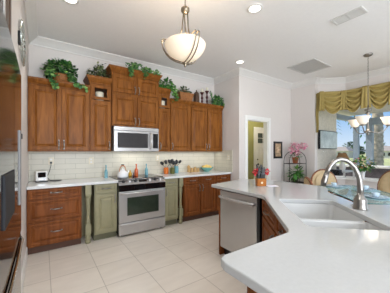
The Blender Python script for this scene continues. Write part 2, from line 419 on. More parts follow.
def post(x, label, wl, wr):
    r = thing('turned_post', label, 'post', group=None)
    MB().box(wl, wr, FY+.34, BB, 0, .874).build('backing_panel', M_green, r)
    y = FY+.005; w = MB(); s = .042
    w.box(x-s, x+s, y-s+.01, y+s+.01, .72, .872, .004)
    pr = [(.040, .72), (.044, .705), (.040, .69), (.030, .68), (.036, .665), (.038, .65), (.034, .60), (.028, .52), (.024, .40), (.026, .34), (.034, .325), (.036, .315), (.030, .305), (.034, .29), (.038, .285)]
    w.lathe(pr[::-1], (x, y+.01, 0), 18)
    w.box(x-.040, x+.040, y-.03, y+.05, .135, .285, .004)
    w.lathe([(.036, 0), (.040, .01), (.040, .05), (.032, .06), (.036, .075), (.042, .09), (.036, .115), (.034, .135)], (x, y+.01, 0), 18)
    w.build('column', M_green, r)
post(.555, 'sage green turned post beside the three-drawer cabinet', .469, .641)
post(2.165, 'sage green turned post left of the wooden door cabinets', 2.101, 2.229)
r = thing('door_cabinet', 'brown wood base cabinet with two doors and two drawers right of the range', 'cabinet')
base_body(r, 2.23, 3.02, M_woodb)
for x0, x1, hx in ((2.245, 2.618, 2.585), (2.632, 3.008, 2.665)):
    front(r, 'drawer', x0, x1, .735, .862, FY, M_woodb, (x0+x1)/2, .80, False)
    front(r, 'door', x0, x1, .125, .715, FY, M_woodb, hx, .64, True)
r = thing('corner_cabinet', 'brown wood base cabinet in the right corner, partly behind the island', 'cabinet')
base_body(r, 3.022, XS-.004, M_woodb)
front(r, 'drawer', 3.035, XS-.02, .735, .862, FY, M_woodb, 3.24, .80, False)
front(r, 'door', 3.035, XS-.02, .125, .715, FY, M_woodb, 3.07, .64, True)
# counter slabs
M_quartz2 = mat('quartz_white', (222, 222, 220), .09, noise=.02, scale=60)
sb = MB().box(XL+.003, .984, FY-.045, YB-.011, .875, .914, .004)
tag(sb.build('countertop', M_quartz2), 'white quartz countertop over the drawers left of the range', 'countertop')
sb = MB().box(1.804, XS-.013, FY-.045, YB-.011, .875, .914, .004)
tag(sb.build('countertop', M_quartz2), 'white quartz countertop under the utensil crocks right of the range', 'countertop')

# ------------------------------------------------------------------ range
r = thing('electric_range', 'stainless steel slide-in electric range with black glass cooktop', 'stove')
x0, x1 = .988, 1.800; OY = 3.575
MB().box(x0, x1, OY+.02, BB, .04, .90).build('body', MATS['black_plastic'], r)
MB().box(x0-.002, x1+.002, OY+.06, BB, .905, .924, .003).build('cooktop', M_blackgl, r)
w = MB().loft([[(x0, OY-.045, .834), (x0, OY-.045, .842), (x0, OY+.075, .923), (x0, OY+.075, .834)], [(x1, OY-.045, .834), (x1, OY-.045, .842), (x1, OY+.075, .923), (x1, OY+.075, .834)]])
cp = w.build('control_panel', M_steel, r)
sl = math.atan2(.081, .12)
for i, kx in enumerate((1.07, 1.17, 1.27, 1.52, 1.62, 1.72)):
    MB().at(T((kx, OY+.012, .882)) @ RX(sl)).lathe([(.030, -.006), (.030, .003), (.023, .006), (.021, .026), (.016, .028)], n=14).build('knob', M_steel if i % 2 else M_black, cp)
MB().at(T((1.395, OY+.012, .880)) @ RX(sl)).box(-.07, .07, -.03, .03, -.002, .003).build('display', M_blackgl, cp)
MB().box(x0, x1, OY-.040, OY+.07, .735, .833, .004).build('vent_band', M_blackgl, r)
dr = MB().box(x0, x1, OY-.03, OY+.02, .225, .73, .01).build('oven_door', M_steel, r)
MB().box(x0+.13, x1-.13, OY-.034, OY-.029, .335, .625, .006).build('oven_window', M_ovengl, dr)
def bowed(w, xa, xb, y, z, out, r_):
    n = 10; w.tube([(xa, y, z)]+[(xa+(xb-xa)*i/n, y-out*(.55+.45*math.sin(PI*i/n)), z) for i in range(n+1)]+[(xb, y, z)], r_, 10)
    return w
bowed(MB(), x0+.03, x1-.03, OY-.03, .70, .055, .014).build('handle', M_steel, dr)
dw = MB().box(x0, x1, OY-.028, OY+.02, .03, .215, .008).build('storage_drawer', M_steel, r)
MB().box(x0+.03, x1-.03, OY-.042, OY-.026, .188, .205, .005).build('handle', M_steel, dw)
for cx, cy, rr in ((1.18, 3.78, .10), (1.60, 3.78, .08), (1.18, 4.03, .075), (1.60, 4.03, .10)):
    MB().lathe([(rr, .9241), (rr, .9246), (rr-.004, .9246), (rr-.004, .9241)], (cx, cy, 0), 28, cap=False).build('burner_ring', MATS.get('burner_grey') or mat('burner_grey', (90, 90, 92), .3), r)
for fx in (x0+.05, x1-.05): MB().box(fx-.02, fx+.02, OY+.04, OY+.08, 0, .04).build('foot', M_black, r)

# ------------------------------------------------------------------ wall cabinets
UY = 3.89; UB = YB-.002; UZ = 1.372
def upper(name, label, x0, x1, ztop, zc, doors, L=True, R=True, yf=UY, zb=UZ, m=M_wood):
    r = thing(name, label, 'cabinet')
    MB().box(x0, x1, yf, UB, zb, ztop).build('body', m, r)
    cab_crown(x0, x1, yf, UB, ztop, zc, L, R).build('crown', m, r)
    for dd in doors: front(r, 'door', *dd[:4], yf, m, *dd[4:])
    return r
upper('wall_cabinet', 'two-door brown wall cabinet at the far left under the big ivy', XL+.004, .618, 2.335, 2.425,
      [(XL+.02, .222, 1.395, 2.315, .195, 1.475), (.236, .606, 1.395, 2.315, .262, 1.475)], False, False)
def tower(x0, x1, hx, label):
    r = thing('wall_cabinet', label, 'cabinet'); z2 = 2.235
    w = MB(); yf = UY-.012
    w.box(x0, x1, yf, UB, UZ, 2.215); w.box(x0, x1, yf, UB, 2.43, 2.475)
    w.box(x0, x0+.02, yf, UB, 2.215, 2.43); w.box(x1-.02, x1, yf, UB, 2.215, 2.43); w.box(x0+.02, x1-.02, UB-.02, UB, 2.215, 2.43)
    w.build('body', M_wood, r)
    cab_crown(x0, x1, yf, UB, 2.475, 2.59, True, False).build('crown', M_wood, r)
    front(r, 'door', x0+.012, x1-.012, 1.395, 2.195, yf, M_wood, hx, 1.475)
    w = MB(); a, b, c, d = x0+.012, x1-.012, 2.225, 2.455; f = .058
    w.box(a, b, yf-.02, yf, c, c+f*.75, .003); w.box(a, b, yf-.02, yf, d-f*.75, d, .003); w.box(a, a+f, yf-.02, yf, c+f*.75, d-f*.75, .003); w.box(b-f, b, yf-.02, yf, c+f*.75, d-f*.75, .003)
    gd = w.build('glass_door', M_wood, r)
    MB().box(a+f, b-f, yf-.012, yf-.009, c+f*.75, d-f*.75).build('pane', M_glass, gd)
    return (x0+x1)/2
t1 = tower(.620, .950, .915, 'narrow brown wall cabinet with small glass door, left of the microwave')
t2 = tower(1.812, 2.068, 1.85, 'narrow brown wall cabinet with small glass door, right of the microwave')
my = UY-.045
upper('wall_cabinet', 'tallest brown wall cabinet with four doors above the microwave', .952, 1.810, 2.70, 2.815,
      [(.966, 1.372, 2.385, 2.685, 1.345, 2.45), (1.388, 1.796, 2.385, 2.685, 1.415, 2.45),
       (.966, 1.372, 1.835, 2.335, 1.345, 1.90), (1.388, 1.796, 1.835, 2.335, 1.415, 1.90)], True, True, my, 1.81)
upper('wall_cabinet', 'single-door brown wall cabinet below the woven basket', 2.070, 2.560, 2.335, 2.425,
      [(2.084, 2.548, 1.395, 2.315, 2.118, 1.475)], False, False)
upper('wall_cabinet', 'two-door brown wall cabinet at the right end below the candlesticks', 2.562, 3.455, 2.335, 2.425,
      [(2.576, 2.998, 1.395, 2.315, 2.968, 1.475), (3.012, 3.441, 1.395, 2.315, 3.042, 1.475)], False, True)
for x, lab in ((t1, 'white pillar candle behind the small glass door left of the microwave'), (t2, 'white pillar candle behind the small glass door right of the microwave')):
    r = thing('pillar_candle', lab, 'candle', (x, 3.98, 2.215))
    MB().lathe([(.06, 0), (.066, .01), (.066, .15), (.058, .157)], n=18).build('wax', M_candle, r)
    MB().tube([(0, 0, .156), (0, 0, .17)], .002, 5).build('wick', M_black, r)
# microwave
r = thing('microwave_oven', 'stainless steel over-the-range microwave with black window', 'microwave')
a, b = .975, 1.792; my2 = 3.80
MB().box(a, b, my2+.03, UB, 1.375, 1.80).build('body', M_steel, r)
MB().box(a, b, my2, my2+.028, 1.735, 1.80, .004).build('vent_grille', M_steel, r)
d = MB().box(a, 1.655, my2-.005, my2+.028, 1.378, 1.73, .005).build('door', M_steel, r)
MB().box(a+.06, 1.575, my2-.009, my2-.004, 1.435, 1.695, .003).build('window', M_mwgl, d)
MB().tube([(1.62, my2-.005, 1.42), (1.62, my2-.045, 1.44), (1.62, my2-.055, 1.56), (1.62, my2-.045, 1.69), (1.62, my2-.005, 1.71)], .013, 10).build('handle', M_steel, d)
p = MB().box(1.66, b, my2, my2+.028, 1.378, 1.73, .004).build('control_panel', M_steel, r)
MB().box(1.675, b-.015, my2-.004, my2+.001, 1.43, 1.70, .003).build('keypad', M_blackgl, p)

# under-cabinet strip lights
for nm, cx, ln in (('left', .38, 1.0), ('right', 2.65, 1.5)):
    o = lamp('under_cabinet_light_'+nm, 'AREA', (cx, 4.02, 1.365), (.14 if nm == 'left' else .8)*ln, (1, .97, .92), (0, 0, 0), ln, .06)
lamp('microwave_light', 'AREA', (1.38, 4.0, 1.37), 1.0, (1, .97, .92), (0, 0, 0), .5, .06)

# ------------------------------------------------------------------ island
C = [(1.93, 2.40), (1.90, 1.53), (1.865, 1.455), (1.20, .765), (1.15, .735), (.665, .735), (.63, .718), (.617, .68), (.612, -.9), (2.9, -.9), (2.9, .33),
     (2.50, .60), (2.26, .765), (2.655, 1.20), (2.95, 1.34), (3.03, 1.45), (3.03, 2.25), (2.80, 2.55), (2.68, 2.58)]
# sink cut-out: rectangle along the diagonal
dd = Vector((-.68, -.73)).normalized(); nn = Vector((.73, -.68)).normalized(); P0 = Vector((1.865, 1.455))
def sk(t, q): p = P0+dd*t+nn*q; return (p.x, p.y)
st0, st1, sq0, sq1 = .10, .905, .115, .60
hole = [sk(st0, sq0), sk(st1, sq0), sk(st1, sq1), sk(st0, sq1)]
def rounded(pts, r_, n=4):
    out = []
    for i in range(len(pts)):
        p = Vector(pts[i]); a = (Vector(pts[i-1])-p).normalized(); b = (Vector(pts[(i+1) % len(pts)])-p).normalized()
        for k in range(n+1):
            t = k/n; q0 = p+a*r_; q1 = p+b*r_
            q = q0*(1-t)**2+p*2*t*(1-t)+q1*t*t; out.append((q.x, q.y))
    return out
hr = rounded(hole, .05)
def slab_with_hole(outer, inner, z0, z1):
    bm = bmesh.new()
    def ring(pts): vs = [bm.verts.new((x, y, z1)) for x, y in pts]; return vs, [bm.edges.new((vs[i], vs[(i+1) % len(vs)])) for i in range(len(vs))]
    v1, e1 = ring(outer); v2, e2 = ring(inner)
    bmesh.ops.triangle_fill(bm, edges=e1+e2, use_beauty=True)
    fs = bm.faces[:]
    for f in fs:
        if f.normal.z < 0: f.normal_flip()
    r_ = bmesh.ops.extrude_face_region(bm, geom=fs)
    for v in [g for g in r_['geom'] if isinstance(g, bmesh.types.BMVert)]: v.co.z = z0
    return bm
w = MB(); w.bm.free(); w.bm = slab_with_hole(C, hr, .875, .914)
top = w.build('island_countertop', M_quartz)
bv = top.modifiers.new('edge', 'BEVEL'); bv.width = .006; bv.segments = 2; bv.limit_method = 'ANGLE'; bv.angle_limit = math.radians(50)
tag(top, 'large angled white quartz island countertop with a sink cut-out', 'countertop')
# sink: two bowls below the cut-out
r = thing('kitchen_sink', 'white double bowl sink set in the angled island counter', 'sink')
def off(pts, o):
    c = Vector((sum(p[0] for p in pts)/len(pts), sum(p[1] for p in pts)/len(pts)))
    return [tuple(Vector(p)+(Vector(p)-c).normalized()*o) for p in pts]
def bowl(t0, t1, depth, zt=.874):
    R = rounded([sk(t0, sq0-.004), sk(t1, sq0-.004), sk(t1, sq1+.004), sk(t0, sq1+.004)], .05)
    I = [off(R, -x) for x in (0, .004, .014, .035, .06)]
    zs = (zt, zt-.03, zt-depth+.03, zt-depth+.006, zt-depth)
    w = MB(); rings = [[(x, y, zt) for x, y in off(R, .012)], [(x, y, zt-depth-.01) for x, y in off(R, -.0)]]
    inner = [[(x, y, z) for x, y in I[k]] for k, z in enumerate(zs)]
    w.loft([rings[1], rings[0]]+inner)
    return w
b1 = bowl(st0, .60, .20).build('large_bowl', M_sink, r); b2 = bowl(.618, st1, .16).build('small_bowl', M_sink, r)
MB().prism([sk(.594, sq0), sk(.624, sq0), sk(.624, sq1), sk(.594, sq1)], .78, .866, .004).build('divider', M_sink, r)
for t_, dp, bo in ((.36, .20, b1), (.76, .16, b2)):
    c = sk(t_, .36); MB().lathe([(.045, 0), (.045, .003), (.03, .004), (.028, .001)], (c[0], c[1], .874-dp+.001), 18).build('drain', M_chrome, bo)
# faucet
fb = (2.085, .70); fa = math.atan2(.68, -.73)
r = thing('gooseneck_faucet', 'tall brushed nickel pull-down gooseneck faucet behind the sink', 'faucet', (fb[0], fb[1], .914), fa)
w = MB().lathe([(.052, 0), (.052, .008), (.048, .014), (.046, .05), (.046, .072), (.040, .085), (.028, .098), (.022, .13)], n=20)
w.build('base', M_nickel, r)
npt = [(0, .10), (0, .16), (.004, .22), (.016, .275), (.042, .33), (.08, .372), (.115, .391), (.15, .395), (.185, .383), (.215, .352), (.238, .31), (.252, .275)]
MB().tube([(x, 0, z) for x, z in npt], [.024, .022, .020, .019, .018, .018, .018, .018, .018, .018, .018, .018], 14).build('neck', M_nickel, r)
MB().tube([(.250, 0, .28), (.258, 0, .25), (.268, 0, .215), (.277, 0, .175)], [.0185, .021, .023, .020], 14).build('spray_head', M_nickel, r)
MB().tube([(0, 0, .055), (-.01, -.045, .057), (-.015, -.06, .06)], [.020, .018, .016], 10).tube([(-.013, -.055, .06), (-.03, -.075, .068), (-.055, -.09, .085)], [.011, .008, .006], 8).build('lever', M_nickel, r)
# soap / air gap cap
p = sk(.30, .68)
tag(MB().lathe([(.022, 0), (.022, .006), (.014, .010), (.006, .011)], (p[0], p[1], .9142), 16).build('sink_hole_cap', M_chrome), 'small flat chrome cap on the counter left of the faucet', 'cap')
# dishwasher + end panel
r = thing('dishwasher', 'stainless steel dishwasher with bar handle in the island side', 'dishwasher')
MB().box(1.975, 2.55, 1.615, 2.215, .10, .868).build('body', M_black, r)
d = MB().box(1.935, 1.973, 1.612, 2.218, .115, .862, .006).build('door', M_steel, r)
n = 10
MB().tube([(1.936, 2.19, .785)]+[(1.936-.062*(.6+.4*math.sin(PI*i/n)), 2.19-.55*i/n, .785) for i in range(n+1)]+[(1.936, 1.64, .785)], .017, 10).build('handle', M_steel, d)
MB().box(2.0, 2.5, 1.62, 2.21, 0, .10).build('kick_panel', M_black, r)
r = thing('island_cabinet', 'brown wood cabinet end and back panels around the dishwasher', 'cabinet')
w = MB().box(1.935, 2.60, 2.222, 2.245, 0, .874, .002); w.build('end_panel', M_woodb, r)
MB().box(2.56, 2.60, 1.52, 2.221, 0, .874).build('back_panel', M_woodb, r)
MB().box(1.937, 2.10, 1.572, 1.606, .0, .874).build('dark_gap_strip', M_black, r)  # black strip stands in for the shaded gap beside the dishwasher
# diagonal sink cabinet (origin at its face's left end seen from the user)
A0 = Vector((1.935, 1.545)); A1 = Vector((1.215, .70)); L = (A1-A0).length
ang = math.atan2(A0.y-A1.y, A0.x-A1.x)
# local x runs from A1... face must look towards (-.73,.68): local -y -> rotate by ang+pi
r = thing('sink_cabinet', 'brown wood cabinet under the sink on the angled side of the island', 'cabinet', (A0.x, A0.y, 0), ang+PI)
w = MB().prism([(0, .02), (L, .02), (L, .04), (0, .04)], .10, .874); 
w.build('face_frame', M_woodb, r)
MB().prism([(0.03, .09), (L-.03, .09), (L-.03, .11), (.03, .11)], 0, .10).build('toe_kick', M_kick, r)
mid = L/2
for a, b, hx in ((.02, mid-.01, mid-.045), (mid+.01, L-.02, mid+.045)):
    front(r, 'drawer_front', a, b, .71, .862, .02, M_woodb, (a+b)/2, .79, False)
    front(r, 'door', a, b, .125, .69, .02, M_woodb, hx, .60, True)
r = thing('end_cabinet', 'brown wood cabinet under the near corner of the island counter', 'cabinet')
MB().box(.735, 1.19, -.85, .665, .10, .874).build('body', M_woodb, r)
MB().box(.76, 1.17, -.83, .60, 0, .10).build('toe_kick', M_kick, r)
w = MB().at(T((1.19, .665, 0)) @ RZ(PI)); panel(w, .01, .445, .125, .862, -.0, .02); w.at(Matrix.Identity(4)); w.build('door', M_woodb, r)
w = MB().at(T((.735, .665, 0)) @ RZ(-PI/2))
panel(w, .02, .70, .125, .862, -.018, .018); w.build('side_panel', M_woodb, r)
# counter support behind (legs of the bar, panels)
r = tag(MB().prism([(2.60, 1.50), (2.60, 1.44), (2.18, .66), (1.3, -.85), (2.6, -.85), (2.6, .25), (2.30, .64), (2.66, 1.44), (2.66, 1.50)], 0, .874).build('bar_back_panel', M_woodb), 'brown wood back panel under the breakfast-bar side of the island', 'panel')

# ------------------------------------------------------------------ refrigerator and cabinet over it
r = thing('refrigerator', 'dark stainless bow-front french door refrigerator on the left', 'refrigerator')
ya, yb2 = .72, 1.625; fx = -.102
MB().box(-.9, fx-.05, ya, yb2, .03, 1.79).build('body', M_fridge, r)
def fdoor(y0, y1, z0, z1):
    n = 14; f = []
    for i in range(n+1):
        y = y0+(y1-y0)*i/n; g = (y-ya)/(yb2-ya)
        # gentle bow, rounded away at the outer edges
        x = fx+.004*math.sin(PI*g)
        e = min(g, 1-g)*(yb2-ya)
        if e < .03: x -= .03*(1-e/.03)**2
        f.append((x, y))
    return f+[(fx-.045, y1), (fx-.045, y0)]
ym = (ya+yb2)/2
for y0, y1, hy in ((ya, ym-.003, ym-.05), (ym+.003, yb2, ym+.05)):
    d = MB().prism(fdoor(y0, y1, 0, 0), .93, 1.80).build('door', M_fridge, r)
    d.data.polygons.foreach_set('use_smooth', [False]*len(d.data.polygons))
    if y0 > ym:
        MB().box(fx-.005, fx+.0085, 1.42, 1.465, 1.10, 1.48, .003).build('handle', mat('handle_grey', (128, 126, 124), .5, .5), d)
    else:
        q = MB().box(fx-.01, fx+.008, .88, ym-.02, 1.13, 1.30, .003).build('dispenser', mat('dispenser_grey', (44, 44, 46), .6, spec=.2), d)
d = MB().prism(fdoor(ya, yb2, 0, 0), .06, .915).build('freezer_drawer', M_fridge, r)
MB().tube([(fx, ya+.08, .90), (fx+.010, ya+.12, .90), (fx+.012, ym, .90), (fx+.010, yb2-.12, .90), (fx, yb2-.08, .90)], .007, 8).build('handle', M_chrome, d)
for y in (ya+.06, yb2-.06): MB().box(-.3, -.24, y-.02, y+.02, 0, .03).build('foot', M_black, r)
r = thing('wall_cabinet', 'dark brown cabinet above the refrigerator at the left edge', 'cabinet')
cx = -.165
MB().box(-.9, cx, ya-.05, 1.655, 1.84, 2.95).build('body', M_espresso, r)
w = MB().at(T((cx, ya-.03, 0)) @ RZ(PI/2)); panel(w, 0, .44, 1.86, 2.93, -.02, .02); d = w.build('door', M_espresso, r)
w = MB().at(T((cx, ya-.03, 0)) @ RZ(PI/2)); panel(w, .455, .905, 1.86, 2.93, -.02, .02); d = w.build('door', M_espresso, r)
MB().box(cx+.02, cx+.034, 1.20, 1.24, 1.9, 2.85, .003).build('handle', M_chrome, d)

# wall items on the left wall
r = thing('wall_ornament', 'ornate silver leaf wall ornament on the narrow left wall', 'wall ornament', (XL, 2.72, 2.42))
w = MB()
w.tube([(.02, .30*math.cos(t*2*PI/24)*.9, .19*math.sin(t*2*PI/24)) for t in range(25)], .009, 6)
for i in range(14):
    a = i*2*PI/14
    w.at(T((.018, .2*math.cos(a), .14*math.sin(a))) @ RX(a)); w.ball((0, 0, 0), .012, .075, .028, 8)
w.at(Matrix.Identity(4)); w.build('leaf_wreath', M_silver, r)
MB().box(0, .02, -.29, -.23, -.11, .0, .004).build('dark_plaque', M_black, r)
tag(MB().box(XL, XL+.02, 2.62, 2.68, 1.49, 1.54, .004).build('wall_switch', M_black), 'small black control on the narrow left wall', 'switch')

# ------------------------------------------------------------------ ceiling fittings
def can_light(x, y, label, energy=14):
    r = thing('recessed_light', label, 'ceiling light', (x, y, CH))
    MB().lathe([(.095, 0), (.095, -.006), (.07, -.010), (.068, -.002), (.068, 0)], n=28, cap=False).build('trim_ring', M_trim, r)
    MB().lathe([(.068, -.004), (.068, -.001)], n=28).build('lens', M_canl, r)
    lamp('recessed_lamp', 'SPOT', (x, y, CH-.02), energy, (1, .99, .97), size=.06, spot_size=math.radians(115), spot_blend=.8)
can_light(.255, 2.89, 'recessed ceiling light above the ivy basket, at upper left', 26)
can_light(2.13, 1.80, 'recessed ceiling light right of the hanging bowl pendant', 26)
can_light(3.16, 3.04, 'recessed ceiling light near the outer wall corner', 10)
lamp('fill_spot_aisle', 'SPOT', (.5, .6, CH-.03), 30, (1, .99, .97), size=.1, spot_size=math.radians(130), spot_blend=.8)  # unseen spot added to fill the near aisle, no fixture behind it
lamp('fill_spot_family_room', 'SPOT', (.3, -1.6, CH-.03), 40, (1, .99, .97), size=.1, spot_size=math.radians(130), spot_blend=.8)  # second added fill spot, out of view behind the camera
def vent(name, label, x0, x1, y0, y1, n, along='y', div=None):
    r = thing(name, label, 'vent', ((x0+x1)/2, (y0+y1)/2, CH)); a, b = (x1-x0)/2, (y1-y0)/2
    w = MB(); f = .03
    w.box(-a, a, -b, -b+f, -.012, 0, .003); w.box(-a, a, b-f, b, -.012, 0, .003); w.box(-a, -a+f, -b+f, b-f, -.012, 0, .003); w.box(a-f, a, -b+f, b-f, -.012, 0, .003)
    if div: w.box(-a+f, a-f, -.008, .008, -.011, 0)
    w.build('frame', M_vent, r)
    w = MB(); 
    for i in range(n):
        if along == 'y':
            x = -a+f+(2*a-2*f)*(i+.5)/n; w.at(T((x, 0, -.005)) @ RY(.6)); w.box(-.007, .007, -b+f, b-f, -.001, .001)
        else:
            y = -b+f+(2*b-2*f)*(i+.5)/n; w.at(T((0, y, -.005)) @ RX(.2)); w.box(-a+f, a-f, -.007, .007, -.001, .001)
    w.at(Matrix.Identity(4)); w.build('louvers', M_vent, r)
    MB().box(-a+f, a-f, -b+f, b-f, -.0012, -.0002).build('backing', M_ventd, r)
vent('air_return_grille', 'large square louvered return grille in the ceiling', 4.17, 4.86, 2.13, 2.69, 22, 'x')
vent('air_supply_register', 'small rectangular supply register in the ceiling at upper right', 3.14, 3.34, 1.04, 1.40, 9, 'y', True)

# bowl pendant
px, py = 1.17, 1.87
r = thing('bowl_pendant', 'frosted glass bowl pendant lamp hanging over the kitchen aisle', 'pendant lamp', (px, py, 0))
zb2, RR = 2.275, .205
prof = [(.02, zb2), (.07, zb2+.008), (.12, zb2+.032), (.16, zb2+.068), (.188, zb2+.108), (.202, zb2+.145), (RR, zb2+.162), (RR-.008, zb2+.172), (RR-.02, zb2+.172), (RR-.025, zb2+.16), (.185, zb2+.13), (.15, zb2+.072), (.10, zb2+.034), (.02, zb2+.016)]
MB().lathe(prof, n=36).build('glass_bowl', M_shade, r)
w = MB().lathe([(.010, 2.83), (.03, 2.81), (.042, 2.80), (.044, 2.775), (.03, 2.755), (.012, 2.745)], n=18)
w.tube([(0, 0, 2.80), (0, 0, 2.96), (0, 0, 3.09)], .006, 8)
w.build('hub', M_bronze, r)
MB().lathe([(.06, CH-.035), (.065, CH-.015), (.065, CH-.001)], n=20).build('canopy', M_bronze, r)
for i in range(3):
    a = math.radians(-92+120*i)
    for sd in (-.018, .018):
        ca, sa = math.cos(a), math.sin(a); ox, oy = -sa*sd, ca*sd
        pts = [(.012, 2.77), (.02, 2.72), (.03, 2.60), (.05, 2.53), (.09, 2.49), (.14, 2.475), (.19, 2.478), (.218, 2.482), (.232, 2.47), (.230, 2.44), (.220, 2.40), (.19, 2.345), (.15, 2.305), (.10, 2.277), (.05, 2.262), (.012, 2.255)]
        MB().tube([(q*ca+ox, q*sa+oy, z) for q, z in pts], .0055, 6).build('arm', M_bronze, r)
MB().lathe([(.004, 2.215), (.012, 2.225), (.008, 2.232), (.026, 2.244), (.032, 2.258), (.012, 2.27)], n=14).build('finial', M_bronze, r)
lamp('pendant_bulb', 'POINT', (px, py, 2.50), 7, (1, .86, .68), size=.05)

# chandelier in the nook
hx_, hy_ = 4.82, 1.50
r = thing('chandelier', 'brushed nickel chandelier with white bell shades over the dining table', 'chandelier', (hx_, hy_, 0))
MB().lathe([(.07, CH-.001), (.07, CH-.012), (.055, CH-.03), (.012, CH-.045)], n=20).build('canopy', M_nickel, r)
w = MB()
z = CH-.045; i = 0
while z > 2.20:
    w.at(T((0, 0, z-.014)) @ RZ(PI/2*(i % 2))); w.tube([(.008*math.cos(t*PI/4), 0, .018*math.sin(t*PI/4)) for t in range(9)], .0025, 5, False); z -= .030; i += 1
w.at(Matrix.Identity(4)); w.build('chain', M_nickel, r)
w = MB().lathe([(.01, 1.665), (.02, 1.685), (.014, 1.70), (.045, 1.72), (.05, 1.74), (.025, 1.76), (.012, 1.79), (.012, 2.02), (.025, 2.04), (.045, 2.06), (.03, 2.08), (.012, 2.10), (.012, 2.2)], n=16)
w.tube([(-.05, 0, 2.12), (.05, 0, 2.12)], .02, 10); w.tube([(0, -.05, 2.12), (0, .05, 2.12)], .02, 10)
w.build('stem', M_nickel, r)
for i in range(3):
    a = math.radians(-57.7+120*i); ca, sa = math.cos(a), math.sin(a)
    pts = [(.03, 1.74), (.08, 1.71), (.15, 1.70), (.22, 1.73), (.27, 1.79), (.285, 1.828)]
    ar = MB().tube([(q*ca, q*sa, z) for q, z in pts], .009, 8); ar.lathe([(.02, 1.815), (.034, 1.828), (.034, 1.838), (.02, 1.843)], (.285*ca, .285*sa, 0), 14)
    ao = ar.build('arm', M_nickel, r)
    MB().lathe([(.03, 1.838), (.05, 1.848), (.072, 1.88), (.086, 1.925), (.110, 1.972), (.113, 1.977), (.106, 1.975), (.081, 1.925), (.067, 1.885), (.046, 1.855), (.03, 1.847)], (.285*ca, .285*sa, 0), 24).build('shade', M_shade2, ao)
lamp('chandelier_bulbs', 'POINT', (hx_, hy_, 1.9), 2.5, (1, .88, .72), size=.15)
lamp('hall_lamp', 'POINT', (4.6, 3.9, 2.8), 20, (1, .97, .9), size=.15)

# ------------------------------------------------------------------ valance
def swag(p, q, z1, drop, name, parent, mid_drop):
    """scalloped swag from p to q hanging from z1"""
    P = Vector((p[0], p[1], 0)); Q = Vector((q[0], q[1], 0)); d = (Q-P); L = d.length; d /= L; n = Vector((d.y, -d.x, 0))
    if n.dot(Vector((-1, -.3, 0))) < 0: n = -n
    nu, nv = 24, 44; rings = []
    for j in range(nv+1):
        v = j/nv; row = []
        for i in range(nu+1):
            u = i/nu; c = 4*u*(1-u)
            z = z1 - v*(drop+mid_drop*c**.75)
            ph = v*2*PI*4.3
            o = .055+.034*math.sin(ph)*min(1, .35+c*1.3)*min(1, v*6)+.035*v*c
            pt = P+d*L*u+n*o; row.append((pt.x, pt.y, z))
        rings.append(row)
    w = MB().loft(rings, True, False, False); o = w.build(name, M_gold, parent)
    s = o.modifiers.new('thick', 'SOLIDIFY'); s.thickness = .006; return o
def jabot(p, d, n, wd, z1, drop, name, parent):
    P = Vector((p[0], p[1], 0)); d = Vector((d[0], d[1], 0)); n = Vector((n[0], n[1], 0)); rings = []
    for j in range(9):
        v = j/8; row = []
        for i in range(17):
            u = i/16-.5; ww = wd*(.75+.45*v)
            o = .115+.016*math.cos(u*2*PI*2.5)*(.3+.7*v)
            pt = P+d*u*ww+n*o; row.append((pt.x, pt.y, z1-drop*v-.02*abs(u)*v))
        rings.append(row)
    w = MB().loft(rings, True, False, False); o = w.build(name, M_gold, parent)
    s = o.modifiers.new('thick', 'SOLIDIFY'); s.thickness = .006; return o
r = thing('window_valance', 'gold fabric swag valance across the top of the bay window', 'valance')
V0, V1 = (5.44, 2.68), (5.83, 2.29)
ZV = 2.785
swag(V0, V1, ZV, .09, 'swag', r, .45)
ys = [2.29, 1.82, 1.35, .88, .41]
for a, b in zip(ys, ys[1:]): swag((5.83, a-.02), (5.83, b+.02), ZV, .09, 'swag', r, .45)
jabot((5.47, 2.655), (.707, -.707), (-.707, -.707), .10, ZV, .45, 'jabot', r)
jabot((5.83, 2.29), (.38, -.92), (-.92, -.38), .13, ZV, .45, 'jabot', r)
for y in ys[1:]: jabot((5.83, y), (0, -1), (-1, 0), .16, ZV, .47, 'jabot', r)
w = MB().prism([(5.44, 2.70), (5.44, 2.66), (5.81, 2.28), (5.81, .2), (5.95, .2), (5.95, 2.27), (5.50, 2.76)], ZV-.03, ZV-.005); w.build('mounting_board', M_gold, r)
# side tail
w = MB(); rings = []
for j in range(10):
    v = j/9; z = 2.76-v*.93; rings.append([(5.425+.012*math.sin(i*1.9)+.02*math.sin(v*9), 2.735-.09*(i/8)*(1-.45*v)-.01, z) for i in range(9)])
w.loft(rings, True, False, False); o = w.build('tail', M_gold, r); s = o.modifiers.new('thick', 'SOLIDIFY'); s.thickness = .006

# ------------------------------------------------------------------ foliage helpers
def foliage(mb, c, rx, ry, rz, n, L, wd, shell=.55, zmin=None):
    for _ in range(n):
        while True:
            v = Vector((random.uniform(-1, 1), random.uniform(-1, 1), random.uniform(-1, 1)))
            if shell < v.length < 1: break
        p = Vector((c[0]+v.x*rx, c[1]+v.y*ry, c[2]+v.z*rz))
        if zmin is not None and p.z < zmin: p.z = zmin+random.random()*.03
        d = (v+Vector((random.uniform(-.8, .8), random.uniform(-.8, .8), random.uniform(-.9, .3)))); s = random.uniform(.7, 1.25)
        mb.leaf(p, d, Vector((random.uniform(-.4, .4), random.uniform(-.6, .2), 1)).normalized(), L*s, wd*s)
def trail(mb, pts, n, L, wd, sp=.03):
    P = [Vector(p) for p in pts]
    for _ in range(n):
        t = random.random()*(len(P)-1); i = int(t); p = P[i].lerp(P[i+1], t-i)+Vector([random.uniform(-sp, sp) for _ in range(3)])
        s = random.uniform(.7, 1.2)
        mb.leaf(p, Vector((random.uniform(-1, 1), random.uniform(-1, .2), random.uniform(-1, .4))), Vector((random.uniform(-.3, .3), -1, .6)).normalized(), L*s, wd*s)
